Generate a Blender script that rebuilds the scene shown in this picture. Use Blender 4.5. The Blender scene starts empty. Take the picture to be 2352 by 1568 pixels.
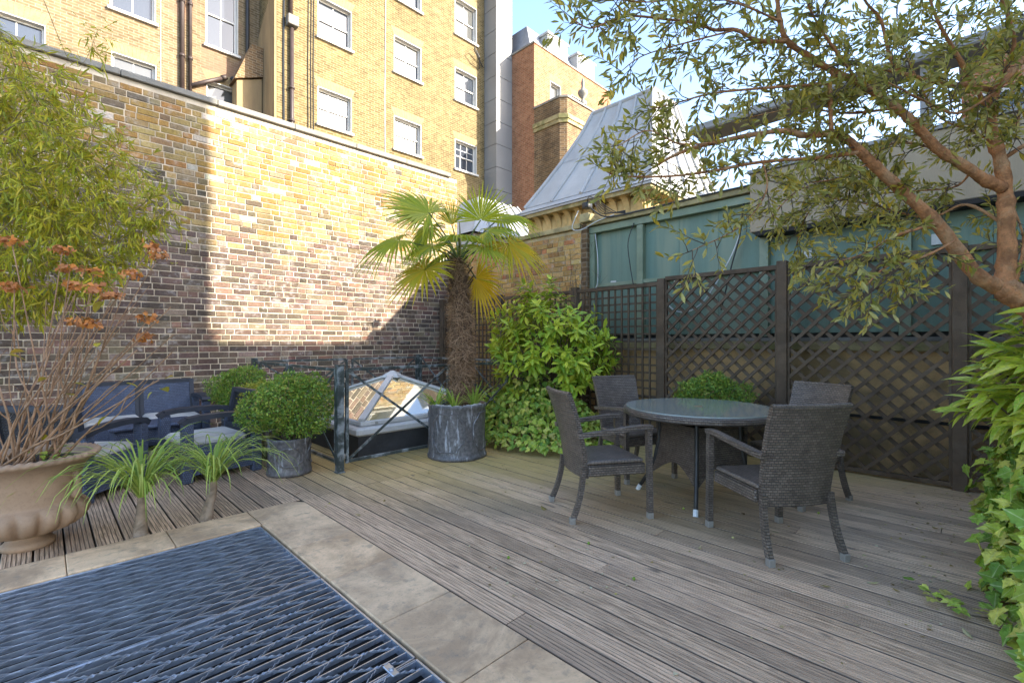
import bpy, math, random
import numpy as np
from mathutils import Vector, Matrix, Euler

random.seed(7)
rng = np.random.default_rng(7)
SC = bpy.context.scene
COL = SC.collection
PI = math.pi
R2 = math.sqrt(2.0)
CAM_H = 1.3

# ------------------------------------------------------------------ camera
cam_data = bpy.data.cameras.new('camera')
cam = bpy.data.objects.new('camera', cam_data)
COL.objects.link(cam)
cam.location = (0, 0, CAM_H)
cam.rotation_euler = (math.radians(90), 0, math.radians(-45))
cam_data.sensor_width = 36.0
cam_data.lens = 16.53
cam_data.clip_start = 0.05
cam_data.clip_end = 2000
SC.camera = cam

# ------------------------------------------------------------------ sky, sun, exposure
SUN_EL = math.radians(25.7)
SUN_FROM = Vector((0.482, -0.876, 0)).normalized()
world = bpy.data.worlds.new('World')
SC.world = world
world.use_nodes = True
wn = world.node_tree.nodes
wl = world.node_tree.links
wn.clear()
sky = wn.new('ShaderNodeTexSky')
sky.sky_type = 'NISHITA'
sky.sun_disc = False
sky.sun_elevation = SUN_EL
sky.sun_rotation = math.atan2(SUN_FROM.x, SUN_FROM.y)
sky.air_density = 0.85
sky.dust_density = 1.2
sky.ozone_density = 1.3
bg = wn.new('ShaderNodeBackground')
bg.inputs['Strength'].default_value = 0.15
wo = wn.new('ShaderNodeOutputWorld')
wl.new(sky.outputs[0], bg.inputs[0])
wl.new(bg.outputs[0], wo.inputs[0])

sun_data = bpy.data.lights.new('sun', 'SUN')
sun_data.energy = 3.3
sun_data.angle = math.radians(0.5)
sun_data.color = (1.0, 0.92, 0.78)
sun = bpy.data.objects.new('sun', sun_data)
COL.objects.link(sun)
_d = Vector((-SUN_FROM.x * math.cos(SUN_EL), -SUN_FROM.y * math.cos(SUN_EL), -math.sin(SUN_EL)))
sun.rotation_euler = _d.to_track_quat('-Z', 'Y').to_euler()
sun.location = (10, -20, 15)

SC.view_settings.view_transform = 'Standard'
SC.view_settings.look = 'None'
SC.view_settings.gamma = 1.0
SC.view_settings.use_curve_mapping = False
SC.view_settings.exposure = 2.42
SC.cycles.max_bounces = 8
SC.cycles.diffuse_bounces = 5
SC.cycles.transparent_max_bounces = 12

# ------------------------------------------------------------------ helpers
def P(x, y, f):
    """point at forward distance f along the sight line of a picture position"""
    r = (x - 1176) / 1080.0 * f
    return Vector(((f + r) / R2, (f - r) / R2, CAM_H + (784 - y) / 1080.0 * f))

def proj(p):
    f = (p[0] + p[1]) / R2
    r = (p[0] - p[1]) / R2
    if f < 0.05:
        return (-9999, -9999, f)
    return (1176 + 1080 * r / f, 784 - 1080 * (p[2] - CAM_H) / f, f)

class MB:
    def __init__(s):
        s.v = []
        s.f = []
    def add(s, vs, fs, M=None):
        o = len(s.v)
        if M is not None:
            vs = [M @ Vector(v) for v in vs]
        s.v.extend([tuple(v) for v in vs])
        s.f.extend([tuple(i + o for i in f) for f in fs])
        return s
    def box(s, x0, x1, y0, y1, z0, z1, M=None):
        vs = [(x0, y0, z0), (x1, y0, z0), (x1, y1, z0), (x0, y1, z0), (x0, y0, z1), (x1, y0, z1), (x1, y1, z1), (x0, y1, z1)]
        fs = [(3, 2, 1, 0), (4, 5, 6, 7), (0, 1, 5, 4), (1, 2, 6, 5), (2, 3, 7, 6), (3, 0, 4, 7)]
        return s.add(vs, fs, M)
    def bbox(s, x0, x1, y0, y1, z0, z1, b=0.004, M=None):
        """box with chamfered edges"""
        vs = []
        for z, ins in ((z0, b), (z0 + b, 0), (z1 - b, 0), (z1, b)):
            a, c, d, e = x0 + ins, x1 - ins, y0 + ins, y1 - ins
            k = b if ins == 0 else b * 0.6
            vs += [(a + k, d, z), (c - k, d, z), (c, d + k, z), (c, e - k, z), (c - k, e, z), (a + k, e, z), (a, e - k, z), (a, d + k, z)]
        fs = [tuple(range(7, -1, -1)), tuple(range(24, 32))]
        for l in range(3):
            for i in range(8):
                j = (i + 1) % 8
                fs.append((l * 8 + i, l * 8 + j, l * 8 + 8 + j, l * 8 + 8 + i))
        return s.add(vs, fs, M)
    def bar(s, p, q, w, h, up=(0, 0, 1)):
        p = Vector(p); q = Vector(q)
        d = (q - p)
        L = d.length
        d.normalize()
        u = Vector(up)
        sd = d.cross(u)
        if sd.length < 1e-4:
            sd = d.cross(Vector((1, 0, 0)))
        sd.normalize()
        u = sd.cross(d)
        M = Matrix(((d.x, sd.x, u.x, p.x), (d.y, sd.y, u.y, p.y), (d.z, sd.z, u.z, p.z), (0, 0, 0, 1)))
        return s.box(0, L, -w / 2, w / 2, -h / 2, h / 2, M)
    def tube(s, pts, rad, n=8, cap=True):
        pts = [Vector(p) for p in pts]
        if not hasattr(rad, '__len__'):
            rad = [rad] * len(pts)
        o = len(s.v)
        ref = None
        for i, p in enumerate(pts):
            d = (pts[min(i + 1, len(pts) - 1)] - pts[max(i - 1, 0)])
            if d.length < 1e-9:
                d = Vector((0, 0, 1))
            d.normalize()
            if ref is None:
                ref = Vector((0, 0, 1)) if abs(d.z) < 0.9 else Vector((1, 0, 0))
            a = d.cross(ref)
            if a.length < 1e-4:
                a = d.cross(Vector((0.3, 1, 0.2)))
            a.normalize()
            b = a.cross(d).normalized()
            ref = b
            for k in range(n):
                t = 2 * PI * k / n
                s.v.append(tuple(p + (a * math.cos(t) + b * math.sin(t)) * rad[i]))
        for i in range(len(pts) - 1):
            for k in range(n):
                k2 = (k + 1) % n
                s.f.append((o + i * n + k, o + (i + 1) * n + k, o + (i + 1) * n + k2, o + i * n + k2))
        if cap:
            s.f.append(tuple(o + k for k in range(n)))
            s.f.append(tuple(o + (len(pts) - 1) * n + k for k in range(n - 1, -1, -1)))
        return s
    def lathe(s, prof, n=32, c=(0, 0, 0), fn=None, a0=0.0):
        o = len(s.v)
        for (r, z) in prof:
            for k in range(n):
                t = a0 + 2 * PI * k / n
                rr, zz = (r, z) if fn is None else fn(r, z, t)
                s.v.append((c[0] + rr * math.cos(t), c[1] + rr * math.sin(t), c[2] + zz))
        for i in range(len(prof) - 1):
            for k in range(n):
                k2 = (k + 1) % n
                s.f.append((o + i * n + k, o + i * n + k2, o + (i + 1) * n + k2, o + (i + 1) * n + k))
        return s
    def disc(s, r, z, n=32, c=(0, 0)):
        o = len(s.v)
        for k in range(n):
            t = 2 * PI * k / n
            s.v.append((c[0] + r * math.cos(t), c[1] + r * math.sin(t), z))
        s.f.append(tuple(range(o, o + n)))
        return s
    def prism(s, poly, a, b, axis='y', M=None):
        """extrude a polygon given in the two other axes from a to b"""
        n = len(poly)
        def mk(p, t):
            if axis == 'y': return (p[0], t, p[1])
            if axis == 'x': return (t, p[0], p[1])
            return (p[0], p[1], t)
        vs = [mk(p, a) for p in poly] + [mk(p, b) for p in poly]
        fs = [tuple(range(n)), tuple(range(2 * n - 1, n - 1, -1))]
        for i in range(n):
            j = (i + 1) % n
            fs.append((i, i + n, j + n, j))
        return s.add(vs, fs, M)
    def mesh(s, name):
        return make_mesh(name, s.v, s.f)
    def build(s, name, mat, parent=None, smooth=False, kind=None):
        me = s.mesh(name)
        return link(name, me, mat, parent, smooth, kind)

def make_mesh(name, v, f):
    me = bpy.data.meshes.new(name)
    me.from_pydata(v, [], f)
    box_uv(me)
    return me

def box_uv(me):
    """UVs in metres, projected along the dominant axis of each face"""
    n = len(me.polygons)
    if n == 0:
        return
    me.uv_layers.new(name='UVMap')
    no = np.empty(n * 3); me.polygons.foreach_get('normal', no); no = np.abs(no.reshape(-1, 3))
    lt = np.empty(n, dtype=np.int32); me.polygons.foreach_get('loop_total', lt)
    ax = np.argmax(no * np.array([1.0, 1.0, 1.02]), axis=1)
    la = np.repeat(ax, lt)
    vi = np.empty(len(me.loops), dtype=np.int32); me.loops.foreach_get('vertex_index', vi)
    co = np.empty(len(me.vertices) * 3); me.vertices.foreach_get('co', co); co = co.reshape(-1, 3)[vi]
    u = np.where(la == 0, co[:, 1], co[:, 0])
    w = np.where(la == 2, co[:, 1], co[:, 2])
    uv = np.stack([u, w], 1).astype(np.float32).ravel()
    me.uv_layers[0].data.foreach_set('uv', uv)

def link(name, me, mat, parent=None, smooth=False, kind=None):
    if mat is not None and len(me.materials) == 0:
        me.materials.append(mat)
    if smooth:
        me.polygons.foreach_set('use_smooth', [True] * len(me.polygons))
    o = bpy.data.objects.new(name, me)
    COL.objects.link(o)
    if parent is not None:
        o.parent = parent
    if kind:
        o['kind'] = kind
    return o

def tag(o, label, cat, group=None):
    o['label'] = label
    o['category'] = cat
    if group:
        o['group'] = group
    return o

def thing(name, label, cat, loc=(0, 0, 0), rz=0.0, group=None):
    o = bpy.data.objects.new(name, None)
    o.empty_display_size = 0.1
    COL.objects.link(o)
    o.location = loc
    o.rotation_euler = (0, 0, rz)
    return tag(o, label, cat, group)

def copy_tree(root, loc=None, rz=None, label=None, group=None, parent=None):
    r = root.copy()
    COL.objects.link(r)
    if parent is not None:
        r.parent = parent
    if loc is not None: r.location = loc
    if rz is not None: r.rotation_euler = (0, 0, rz)
    if label: r['label'] = label
    if group: r['group'] = group
    for ch in list(root.children):
        copy_tree(ch, parent=r)
    return r

# ------------------------------------------------------------------ materials
class NT:
    def __init__(s, name):
        s.m = bpy.data.materials.new(name)
        s.m.use_nodes = True
        s.n = s.m.node_tree.nodes
        s.l = s.m.node_tree.links
        s.n.clear()
        s.out = s.n.new('ShaderNodeOutputMaterial')
        s.bsdf = s.n.new('ShaderNodeBsdfPrincipled')
        s.l.new(s.bsdf.outputs[0], s.out.inputs[0])
    def node(s, t, **kw):
        nd = s.n.new(t)
        for k, v in kw.items():
            setattr(nd, k, v)
        return nd
    def put(s, sock, v):
        if isinstance(v, bpy.types.NodeSocket):
            s.l.new(v, sock)
        else:
            try:
                sock.default_value = v
            except Exception:
                sock.default_value = (v[0], v[1], v[2], 1.0) if hasattr(v, '__len__') else v
    def math(s, op, a, b=None, c=None, clamp=False):
        nd = s.node('ShaderNodeMath', operation=op, use_clamp=clamp)
        s.put(nd.inputs[0], a)
        if b is not None: s.put(nd.inputs[1], b)
        if c is not None: s.put(nd.inputs[2], c)
        return nd.outputs[0]
    def mix(s, fac, a, b, mode='MIX'):
        nd = s.node('ShaderNodeMix', data_type='RGBA', blend_type=mode)
        s.put(nd.inputs[0], fac)
        for sock, v in ((nd.inputs[6], a), (nd.inputs[7], b)):
            if isinstance(v, bpy.types.NodeSocket): s.l.new(v, sock)
            else: sock.default_value = (v[0], v[1], v[2], 1)
        return nd.outputs[2]
    def noise(s, vec, scale=5, detail=4, rough=0.55, dist=0.0):
        nd = s.node('ShaderNodeTexNoise')
        if vec is not None: s.l.new(vec, nd.inputs['Vector'])
        nd.inputs['Scale'].default_value = scale
        nd.inputs['Detail'].default_value = detail
        nd.inputs['Roughness'].default_value = rough
        nd.inputs['Distortion'].default_value = dist
        return nd.outputs['Fac']
    def ramp(s, fac, stops, interp='LINEAR'):
        nd = s.node('ShaderNodeValToRGB')
        nd.color_ramp.interpolation = interp
        e = nd.color_ramp.elements
        while len(e) < len(stops): e.new(0.5)
        for i, (p, c) in enumerate(stops):
            e[i].position = p
            e[i].color = (c, c, c, 1) if not hasattr(c, '__len__') else (c[0], c[1], c[2], 1)
        s.put(nd.inputs[0], fac)
        return nd.outputs[0]
    def smooth(s, v, a, b):
        nd = s.node('ShaderNodeMapRange', interpolation_type='SMOOTHSTEP')
        s.put(nd.inputs[0], v)
        nd.inputs[1].default_value = a
        nd.inputs[2].default_value = b
        return nd.outputs[0]
    def pos(s):
        return s.node('ShaderNodeNewGeometry').outputs['Position']
    def objco(s, rand=True):
        tc = s.node('ShaderNodeTexCoord').outputs['Object']
        if not rand: return tc
        oi = s.node('ShaderNodeObjectInfo').outputs['Random']
        k = s.math('MULTIPLY', oi, 57.0)
        nd = s.node('ShaderNodeVectorMath', operation='ADD')
        s.l.new(tc, nd.inputs[0]); s.l.new(k, nd.inputs[1])
        return nd.outputs[0]
    def uv(s):
        return s.node('ShaderNodeTexCoord').outputs['UV']
    def scale(s, vec, sc):
        nd = s.node('ShaderNodeMapping')
        s.l.new(vec, nd.inputs[0])
        nd.inputs['Scale'].default_value = sc
        return nd.outputs[0]
    def sep(s, vec):
        nd = s.node('ShaderNodeSeparateXYZ')
        s.l.new(vec, nd.inputs[0])
        return nd.outputs
    def bump(s, h, strength=0.3, dist=0.01, normal=None):
        nd = s.node('ShaderNodeBump')
        nd.inputs['Strength'].default_value = strength
        nd.inputs['Distance'].default_value = dist
        s.l.new(h, nd.inputs['Height'])
        if normal is not None: s.l.new(normal, nd.inputs['Normal'])
        s.l.new(nd.outputs[0], s.bsdf.inputs['Normal'])
        return nd.outputs[0]
    def fin(s, col, rough=0.6, metal=0.0, spec=0.5):
        s.put(s.bsdf.inputs['Base Color'], col if isinstance(col, bpy.types.NodeSocket) else (col[0], col[1], col[2], 1))
        s.put(s.bsdf.inputs['Roughness'], rough)
        s.put(s.bsdf.inputs['Metallic'], metal)
        s.put(s.bsdf.inputs['Specular IOR Level'], spec)
        return s.m

def sc3(c, k):
    return (c[0] * k, c[1] * k, c[2] * k)

def pmat(name, base, rough=0.6, var=0.25, scale=6.0, bump=0.15, metal=0.0, spec=0.4, stretch=(1, 1, 1), tint=None, tint_amt=0.5, fine=60.0, bd=0.004):
    """plain weathered surface: two octaves of mottling and fine relief"""
    t = NT(name)
    co = t.scale(t.objco(), stretch)
    n1 = t.noise(co, scale, 5, 0.6)
    n2 = t.noise(co, fine, 3, 0.6)
    c = t.mix(t.smooth(n1, 0.3, 0.7), sc3(base, 1 - var), sc3(base, 1 + var))
    c = t.mix(t.math('MULTIPLY', t.smooth(n2, 0.45, 0.75), 0.35), c, sc3(base, 0.6))
    if tint is not None:
        n3 = t.noise(co, scale * 0.4, 6, 0.65, 0.5)
        c = t.mix(t.math('MULTIPLY', t.smooth(n3, 0.48, 0.62), tint_amt), c, tint)
    if bump:
        t.bump(n2, bump, bd)
    r = t.math('ADD', t.math('MULTIPLY', n1, 0.2), rough - 0.1)
    return t.fin(c, r, metal, spec)

def leafmat(name, cols, trans=0.35, rough=0.45, spec=0.35, spots=None, veins=0, rib=0.25):
    """leaves: colour drawn per leaf, paler midrib and veins, part of the light passes through"""
    t = NT(name)
    a = t.node('ShaderNodeAttribute', attribute_name='rnd').outputs['Fac']
    oi = t.node('ShaderNodeObjectInfo').outputs['Random']
    fac = t.math('FRACT', t.math('ADD', a, oi))
    st = [(i / (len(cols) - 1), c) for i, c in enumerate(cols)]
    c = t.ramp(fac, st)
    if spots is not None:
        n = t.noise(t.pos(), 90, 2, 0.5)
        c = t.mix(t.math('MULTIPLY', t.smooth(n, 0.5, 0.6), 0.75), c, spots)
    lc = t.sep(t.node('ShaderNodeAttribute', attribute_name='lc').outputs['Vector'])
    if rib:
        y = t.math('ABSOLUTE', lc[1])
        line = t.math('SUBTRACT', 1.0, t.smooth(y, 0.0, 0.035))
        if veins:
            an = t.math('ABSOLUTE', t.math('SINE', t.math('MULTIPLY', t.math('ARCTAN2', lc[1], t.math('ADD', lc[0], 0.06)), veins)))
            line = t.math('MAXIMUM', line, t.math('SUBTRACT', 1.0, t.smooth(an, 0.0, 0.2)))
        c = t.mix(t.math('MULTIPLY', line, rib), c, (0.55, 0.6, 0.3))
        n = t.noise(t.pos(), 55, 3, 0.6)
        c = t.mix(1.0, c, t.ramp(n, [(0.25, 0.7), (0.5, 1.0), (0.8, 1.25)]), 'MULTIPLY')
    t.fin(c, rough, 0, spec)
    tr = t.node('ShaderNodeBsdfTranslucent')
    t.put(tr.inputs[0], t.mix(0.35, c, (0.45, 0.5, 0.05), 'MIX') if spots is None else c)
    mx = t.node('ShaderNodeMixShader')
    mx.inputs[0].default_value = trans
    t.l.new(t.bsdf.outputs[0], mx.inputs[1])
    t.l.new(tr.outputs[0], mx.inputs[2])
    t.l.new(mx.outputs[0], t.out.inputs[0])
    return t.m

def brick_piece_mat(name, single, efflo=0.55):
    """colour of one brick comes with the brick; grain, pits and lime bloom from noise"""
    t = NT(name)
    if single:
        c0 = t.node('ShaderNodeObjectInfo').outputs['Color']
    else:
        c0 = t.node('ShaderNodeAttribute', attribute_name='col').outputs['Color']
    p = t.pos()
    n1 = t.noise(p, 45, 4, 0.65)
    n2 = t.noise(p, 13, 5, 0.65)
    n3 = t.noise(p, 1.1, 4, 0.6)
    c = t.mix(1.0, c0, t.ramp(n1, [(0.25, 0.6), (0.5, 1.0), (0.8, 1.35)]), 'MULTIPLY')
    ef = t.math('MULTIPLY', t.math('MULTIPLY', t.smooth(n2, 0.5, 0.72), t.smooth(n3, 0.35, 0.6)), efflo)
    c = t.mix(ef, c, (0.5, 0.46, 0.42))
    n4 = t.noise(t.scale(p, (1.6, 1.6, 0.35)), 1.3, 5, 0.65)
    c = t.mix(1.0, c, t.ramp(n4, [(0.3, 0.68), (0.5, 0.95), (0.7, 1.12)]), 'MULTIPLY')
    t.bump(t.math('ADD', n1, n2), 0.6, 0.006)
    return t.fin(c, 0.9, 0, 0.15)

def far_brick_mat(name, c1, c2, mortar, soot=0.3, red=None):
    """brickwork too far away to tell single bricks apart"""
    t = NT(name)
    uv = t.uv()
    b = t.node('ShaderNodeTexBrick')
    t.l.new(uv, b.inputs['Vector'])
    b.offset = 0.5
    b.inputs['Scale'].default_value = 1.0
    b.inputs['Brick Width'].default_value = 0.225
    b.inputs['Row Height'].default_value = 0.075
    b.inputs['Mortar Size'].default_value = 0.009
    b.inputs['Mortar Smooth'].default_value = 0.2
    b.inputs['Bias'].default_value = -0.1
    b.inputs['Color1'].default_value = (*c1, 1)
    b.inputs['Color2'].default_value = (*c2, 1)
    b.inputs['Mortar'].default_value = (*mortar, 1)
    p = t.pos()
    n1 = t.noise(p, 0.7, 6, 0.65)
    n2 = t.noise(p, 6.5, 4, 0.7)
    c = t.mix(1.0, b.outputs['Color'], t.ramp(n2, [(0.25, 0.65), (0.5, 1.0), (0.75, 1.3)]), 'MULTIPLY')
    c = t.mix(t.math('MULTIPLY', t.smooth(n1, 0.45, 0.7), soot), c, sc3(c1, 0.35))
    if red is not None:
        n3 = t.noise(p, 0.45, 5, 0.6)
        c = t.mix(t.math('MULTIPLY', t.smooth(n3, 0.5, 0.62), 0.6), c, red)
    t.bump(b.outputs['Fac'], -0.5, 0.01)
    return t.fin(c, 0.9, 0, 0.15)

def weave_mat(name, c1, c2, bw=0.02, bh=0.011, holes=False, rough=0.45, gap=0.0022, dark=(0.04, 0.032, 0.026)):
    """woven synthetic rattan"""
    t = NT(name)
    uv = t.uv()
    b = t.node('ShaderNodeTexBrick')
    t.l.new(uv, b.inputs['Vector'])
    b.offset = 0.5
    b.inputs['Scale'].default_value = 1.0
    b.inputs['Brick Width'].default_value = bw
    b.inputs['Row Height'].default_value = bh
    b.inputs['Mortar Size'].default_value = gap
    b.inputs['Mortar Smooth'].default_value = 0.8
    b.inputs['Color1'].default_value = (*c1, 1)
    b.inputs['Color2'].default_value = (*c2, 1)
    b.inputs['Mortar'].default_value = (*dark, 1)
    n = t.noise(t.objco(), 9, 4, 0.6)
    c = t.mix(1.0, b.outputs['Color'], t.ramp(n, [(0.3, 0.75), (0.7, 1.2)]), 'MULTIPLY')
    # rounded strand: height follows the distance to the strand's edge
    su = t.sep(uv)
    h2 = t.math('ABSOLUTE', t.math('SINE', t.math('MULTIPLY', su[1], PI / bh)))
    h = t.math('ADD', t.math('MULTIPLY', b.outputs['Fac'], -1.0), t.math('MULTIPLY', h2, 0.6))
    t.bump(h, 0.9, 0.0045)
    m = t.fin(c, rough, 0, 0.5)
    if holes:
        k = t.math('MULTIPLY', t.math('SINE', t.math('MULTIPLY', su[0], 2 * PI / 0.022)), t.math('SINE', t.math('MULTIPLY', su[1], 2 * PI / 0.022)))
        mask = t.math('GREATER_THAN', k, 0.42)
        tr = t.node('ShaderNodeBsdfTransparent')
        mx = t.node('ShaderNodeMixShader')
        t.l.new(mask, mx.inputs[0])
        t.l.new(t.bsdf.outputs[0], mx.inputs[1])
        t.l.new(tr.outputs[0], mx.inputs[2])
        t.l.new(mx.outputs[0], t.out.inputs[0])
    return m

def glass_mat(name, tintc, refl=0.3, rough=0.02, fres=0.6):
    t = NT(name)
    t.fin(tintc, 0.08, 0, 0.5)
    g = t.node('ShaderNodeBsdfGlossy')
    g.inputs['Roughness'].default_value = rough
    g.inputs[0].default_value = (0.9, 0.92, 0.92, 1)
    lw = t.node('ShaderNodeLayerWeight')
    lw.inputs[0].default_value = 0.5
    mx = t.node('ShaderNodeMixShader')
    t.put(mx.inputs[0], t.math('ADD', t.math('MULTIPLY', lw.outputs['Fresnel'], fres), refl, clamp=True))
    t.l.new(t.bsdf.outputs[0], mx.inputs[1])
    t.l.new(g.outputs[0], mx.inputs[2])
    t.l.new(mx.outputs[0], t.out.inputs[0])
    return t.m

M = {}
M['white_paint'] = pmat('white_paint', (0.5, 0.48, 0.44), 0.45, 0.06, 3, 0.05)
M['stone_coping'] = pmat('stone_coping', (0.23, 0.21, 0.175), 0.85, 0.25, 3, 0.35, tint=(0.14, 0.14, 0.13))
M['mortar'] = pmat('mortar', (0.6, 0.5, 0.37), 0.95, 0.2, 4, 0.4)
M['yellow_mortar'] = pmat('yellow_mortar', (0.42, 0.34, 0.2), 0.95, 0.2, 4, 0.4)
M['brick_joined'] = brick_piece_mat('brick_joined', False)
M['brick_single'] = brick_piece_mat('brick_single', True)
M['stock_brick'] = far_brick_mat('stock_brick', (0.105, 0.074, 0.031), (0.185, 0.133, 0.058), (0.245, 0.197, 0.115), 0.3)
M['pink_stock_brick'] = far_brick_mat('pink_stock_brick', (0.125, 0.09, 0.048), (0.195, 0.14, 0.078), (0.23, 0.185, 0.13), 0.22, red=(0.205, 0.115, 0.078))
M['orange_brick'] = far_brick_mat('orange_brick', (0.25, 0.1, 0.048), (0.33, 0.15, 0.075), (0.3, 0.2, 0.13), 0.2)
M['sooty_brick'] = far_brick_mat('sooty_brick', (0.12, 0.075, 0.04), (0.22, 0.13, 0.06), (0.26, 0.2, 0.13), 0.55)
M['rubbed_brick'] = pmat('rubbed_brick', (0.24, 0.18, 0.09), 0.9, 0.15, 6, 0.2)
M['buff_render'] = pmat('buff_render', (0.26, 0.18, 0.09), 0.9, 0.15, 1.2, 0.15, stretch=(3, 3, 0.5), tint=(0.2, 0.13, 0.07), tint_amt=0.4)
M['house_wall'] = pmat('house_wall', (0.74, 0.71, 0.64), 0.8, 0.06, 1.5, 0.1)  # white chosen so the unseen houses bounce light into the court
M['panel_grey'] = pmat('panel_grey', (0.22, 0.215, 0.205), 0.5, 0.05, 1.0, 0.03)
M['lead'] = pmat('lead', (0.4, 0.395, 0.38), 0.6, 0.12, 1.5, 0.08, metal=0.0, tint=(0.29, 0.285, 0.28), stretch=(1, 1, 0.4))
M['slate'] = pmat('slate', (0.22, 0.23, 0.25), 0.6, 0.15, 3, 0.1)
M['yellow_stone'] = pmat('yellow_stone', (0.5, 0.36, 0.16), 0.9, 0.2, 3, 0.3, tint=(0.2, 0.18, 0.07), tint_amt=0.35)
M['mossy_stone'] = pmat('mossy_stone', (0.34, 0.27, 0.13), 0.9, 0.3, 5, 0.4, tint=(0.13, 0.13, 0.04), tint_amt=0.7)
M['window_glass'] = glass_mat('window_glass', (0.035, 0.042, 0.055), 0.02, 0.03, 0.16)
M['window_blind'] = glass_mat('window_blind', (0.085, 0.085, 0.08), 0.02, 0.03, 0.12)
M['sky_glass'] = glass_mat('sky_glass', (0.42, 0.35, 0.18), 0.34)  # cream base stands in for the reflection of the sunlit yellow wall
M['dark_iron'] = pmat('dark_iron', (0.02, 0.02, 0.022), 0.5, 0.2, 8, 0.1)
M['brown_iron'] = pmat('brown_iron', (0.045, 0.03, 0.026), 0.5, 0.2, 8, 0.1)
M['green_board'] = pmat('green_board', (0.14, 0.21, 0.155), 0.55, 0.12, 1.3, 0.06, stretch=(5, 5, 0.35), tint=(0.25, 0.28, 0.185), tint_amt=0.6)
M['green_frame'] = pmat('green_frame', (0.19, 0.235, 0.15), 0.5, 0.15, 3, 0.1, tint=(0.28, 0.31, 0.21), tint_amt=0.5)
M['render_wall'] = pmat('render_wall', (0.55, 0.35, 0.16), 0.9, 0.3, 2.0, 0.3, tint=(0.14, 0.11, 0.055), tint_amt=0.7)
M['cream_panel'] = pmat('cream_panel', (0.37, 0.285, 0.185), 0.75, 0.08, 1.2, 0.05, stretch=(4, 4, 0.4), tint=(0.28, 0.22, 0.145), tint_amt=0.5)
M['grey_roof'] = pmat('grey_roof', (0.28, 0.27, 0.255), 0.7, 0.1, 2, 0.05)
M['trellis_wood'] = pmat('trellis_wood', (0.1, 0.066, 0.04), 0.7, 0.25, 7, 0.3, spec=0.25, tint=(0.15, 0.11, 0.075), tint_amt=0.45)
M['ground'] = pmat('ground', (0.06, 0.058, 0.055), 0.9, 0.2, 2, 0.2)
M['dark_wood'] = pmat('dark_wood', (0.03, 0.026, 0.022), 0.9, 0.2, 5, 0.1)
M['galvanised'] = pmat('galvanised', (0.43, 0.485, 0.565), 0.34, 0.2, 12, 0.1, metal=0.75, tint=(0.3, 0.29, 0.29), tint_amt=0.3)
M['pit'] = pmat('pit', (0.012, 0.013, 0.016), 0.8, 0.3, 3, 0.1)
M['green_iron'] = pmat('green_iron', (0.045, 0.055, 0.05), 0.42, 0.3, 18, 0.1, tint=(0.34, 0.36, 0.36), tint_amt=0.6)
M['alu'] = pmat('alu', (0.55, 0.53, 0.5), 0.5, 0.08, 4, 0.04, tint=(0.4, 0.36, 0.3), tint_amt=0.35)
M['felt'] = pmat('felt', (0.035, 0.035, 0.036), 0.6, 0.25, 6, 0.1)
M['wicker'] = weave_mat('wicker', (0.125, 0.096, 0.074), (0.205, 0.16, 0.125), 0.026, 0.0165, rough=0.34, gap=0.0026)
M['wicker_band'] = weave_mat('wicker_band', (0.125, 0.096, 0.074), (0.205, 0.16, 0.125), 0.028, 0.0165, rough=0.34, gap=0.0026)
M['rattan'] = weave_mat('rattan', (0.055, 0.078, 0.135), (0.08, 0.105, 0.17), 0.016, 0.02, gap=0.002)
M['rattan_open'] = weave_mat('rattan_open', (0.02, 0.023, 0.03), (0.026, 0.03, 0.038), 0.022, 0.022, holes=True)
M['resin'] = pmat('resin', (0.03, 0.034, 0.045), 0.5, 0.15, 9, 0.15)
M['cushion'] = pmat('cushion', (0.5, 0.47, 0.42), 0.9, 0.08, 6, 0.12, fine=250)
M['cap_metal'] = pmat('cap_metal', (0.34, 0.31, 0.27), 0.4, 0.12, 9, 0.05, metal=0.3)
M['cap_white'] = pmat('cap_white', (0.65, 0.65, 0.63), 0.5, 0.05, 9, 0.02)
M['table_frame'] = pmat('table_frame', (0.04, 0.036, 0.032), 0.4, 0.2, 9, 0.05)
M['soil'] = pmat('soil', (0.035, 0.025, 0.018), 0.95, 0.4, 30, 0.8, bd=0.02)
M['urn'] = pmat('urn', (0.33, 0.215, 0.13), 0.7, 0.14, 3.5, 0.12, tint=(0.22, 0.145, 0.09), tint_amt=0.45)
M['pebble'] = pmat('pebble', (0.42, 0.39, 0.35), 0.7, 0.2, 8, 0.1)
M['bark'] = pmat('bark', (0.46, 0.205, 0.085), 0.9, 0.4, 18, 1.0, tint=(0.55, 0.34, 0.18), tint_amt=0.55, fine=110, bd=0.012)
M['twig'] = pmat('twig', (0.1, 0.075, 0.05), 0.85, 0.3, 20, 0.3)
M['hydrangea_stem'] = pmat('hydrangea_stem', (0.27, 0.15, 0.075), 0.8, 0.35, 14, 0.4, tint=(0.36, 0.23, 0.14), tint_amt=0.5)
M['bamboo_cane'] = pmat('bamboo_cane', (0.14, 0.11, 0.03), 0.5, 0.2, 8, 0.1)
M['pony_trunk'] = pmat('pony_trunk', (0.22, 0.155, 0.1), 0.85, 0.3, 20, 0.6, tint=(0.33, 0.26, 0.19))
M['cable'] = pmat('cable', (0.03, 0.03, 0.03), 0.5, 0.1, 5, 0)
M['cable_white'] = pmat('cable_white', (0.6, 0.6, 0.57), 0.5, 0.1, 5, 0)
M['plastic_box'] = pmat('plastic_box', (0.55, 0.54, 0.5), 0.5, 0.08, 5, 0.02)

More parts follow.
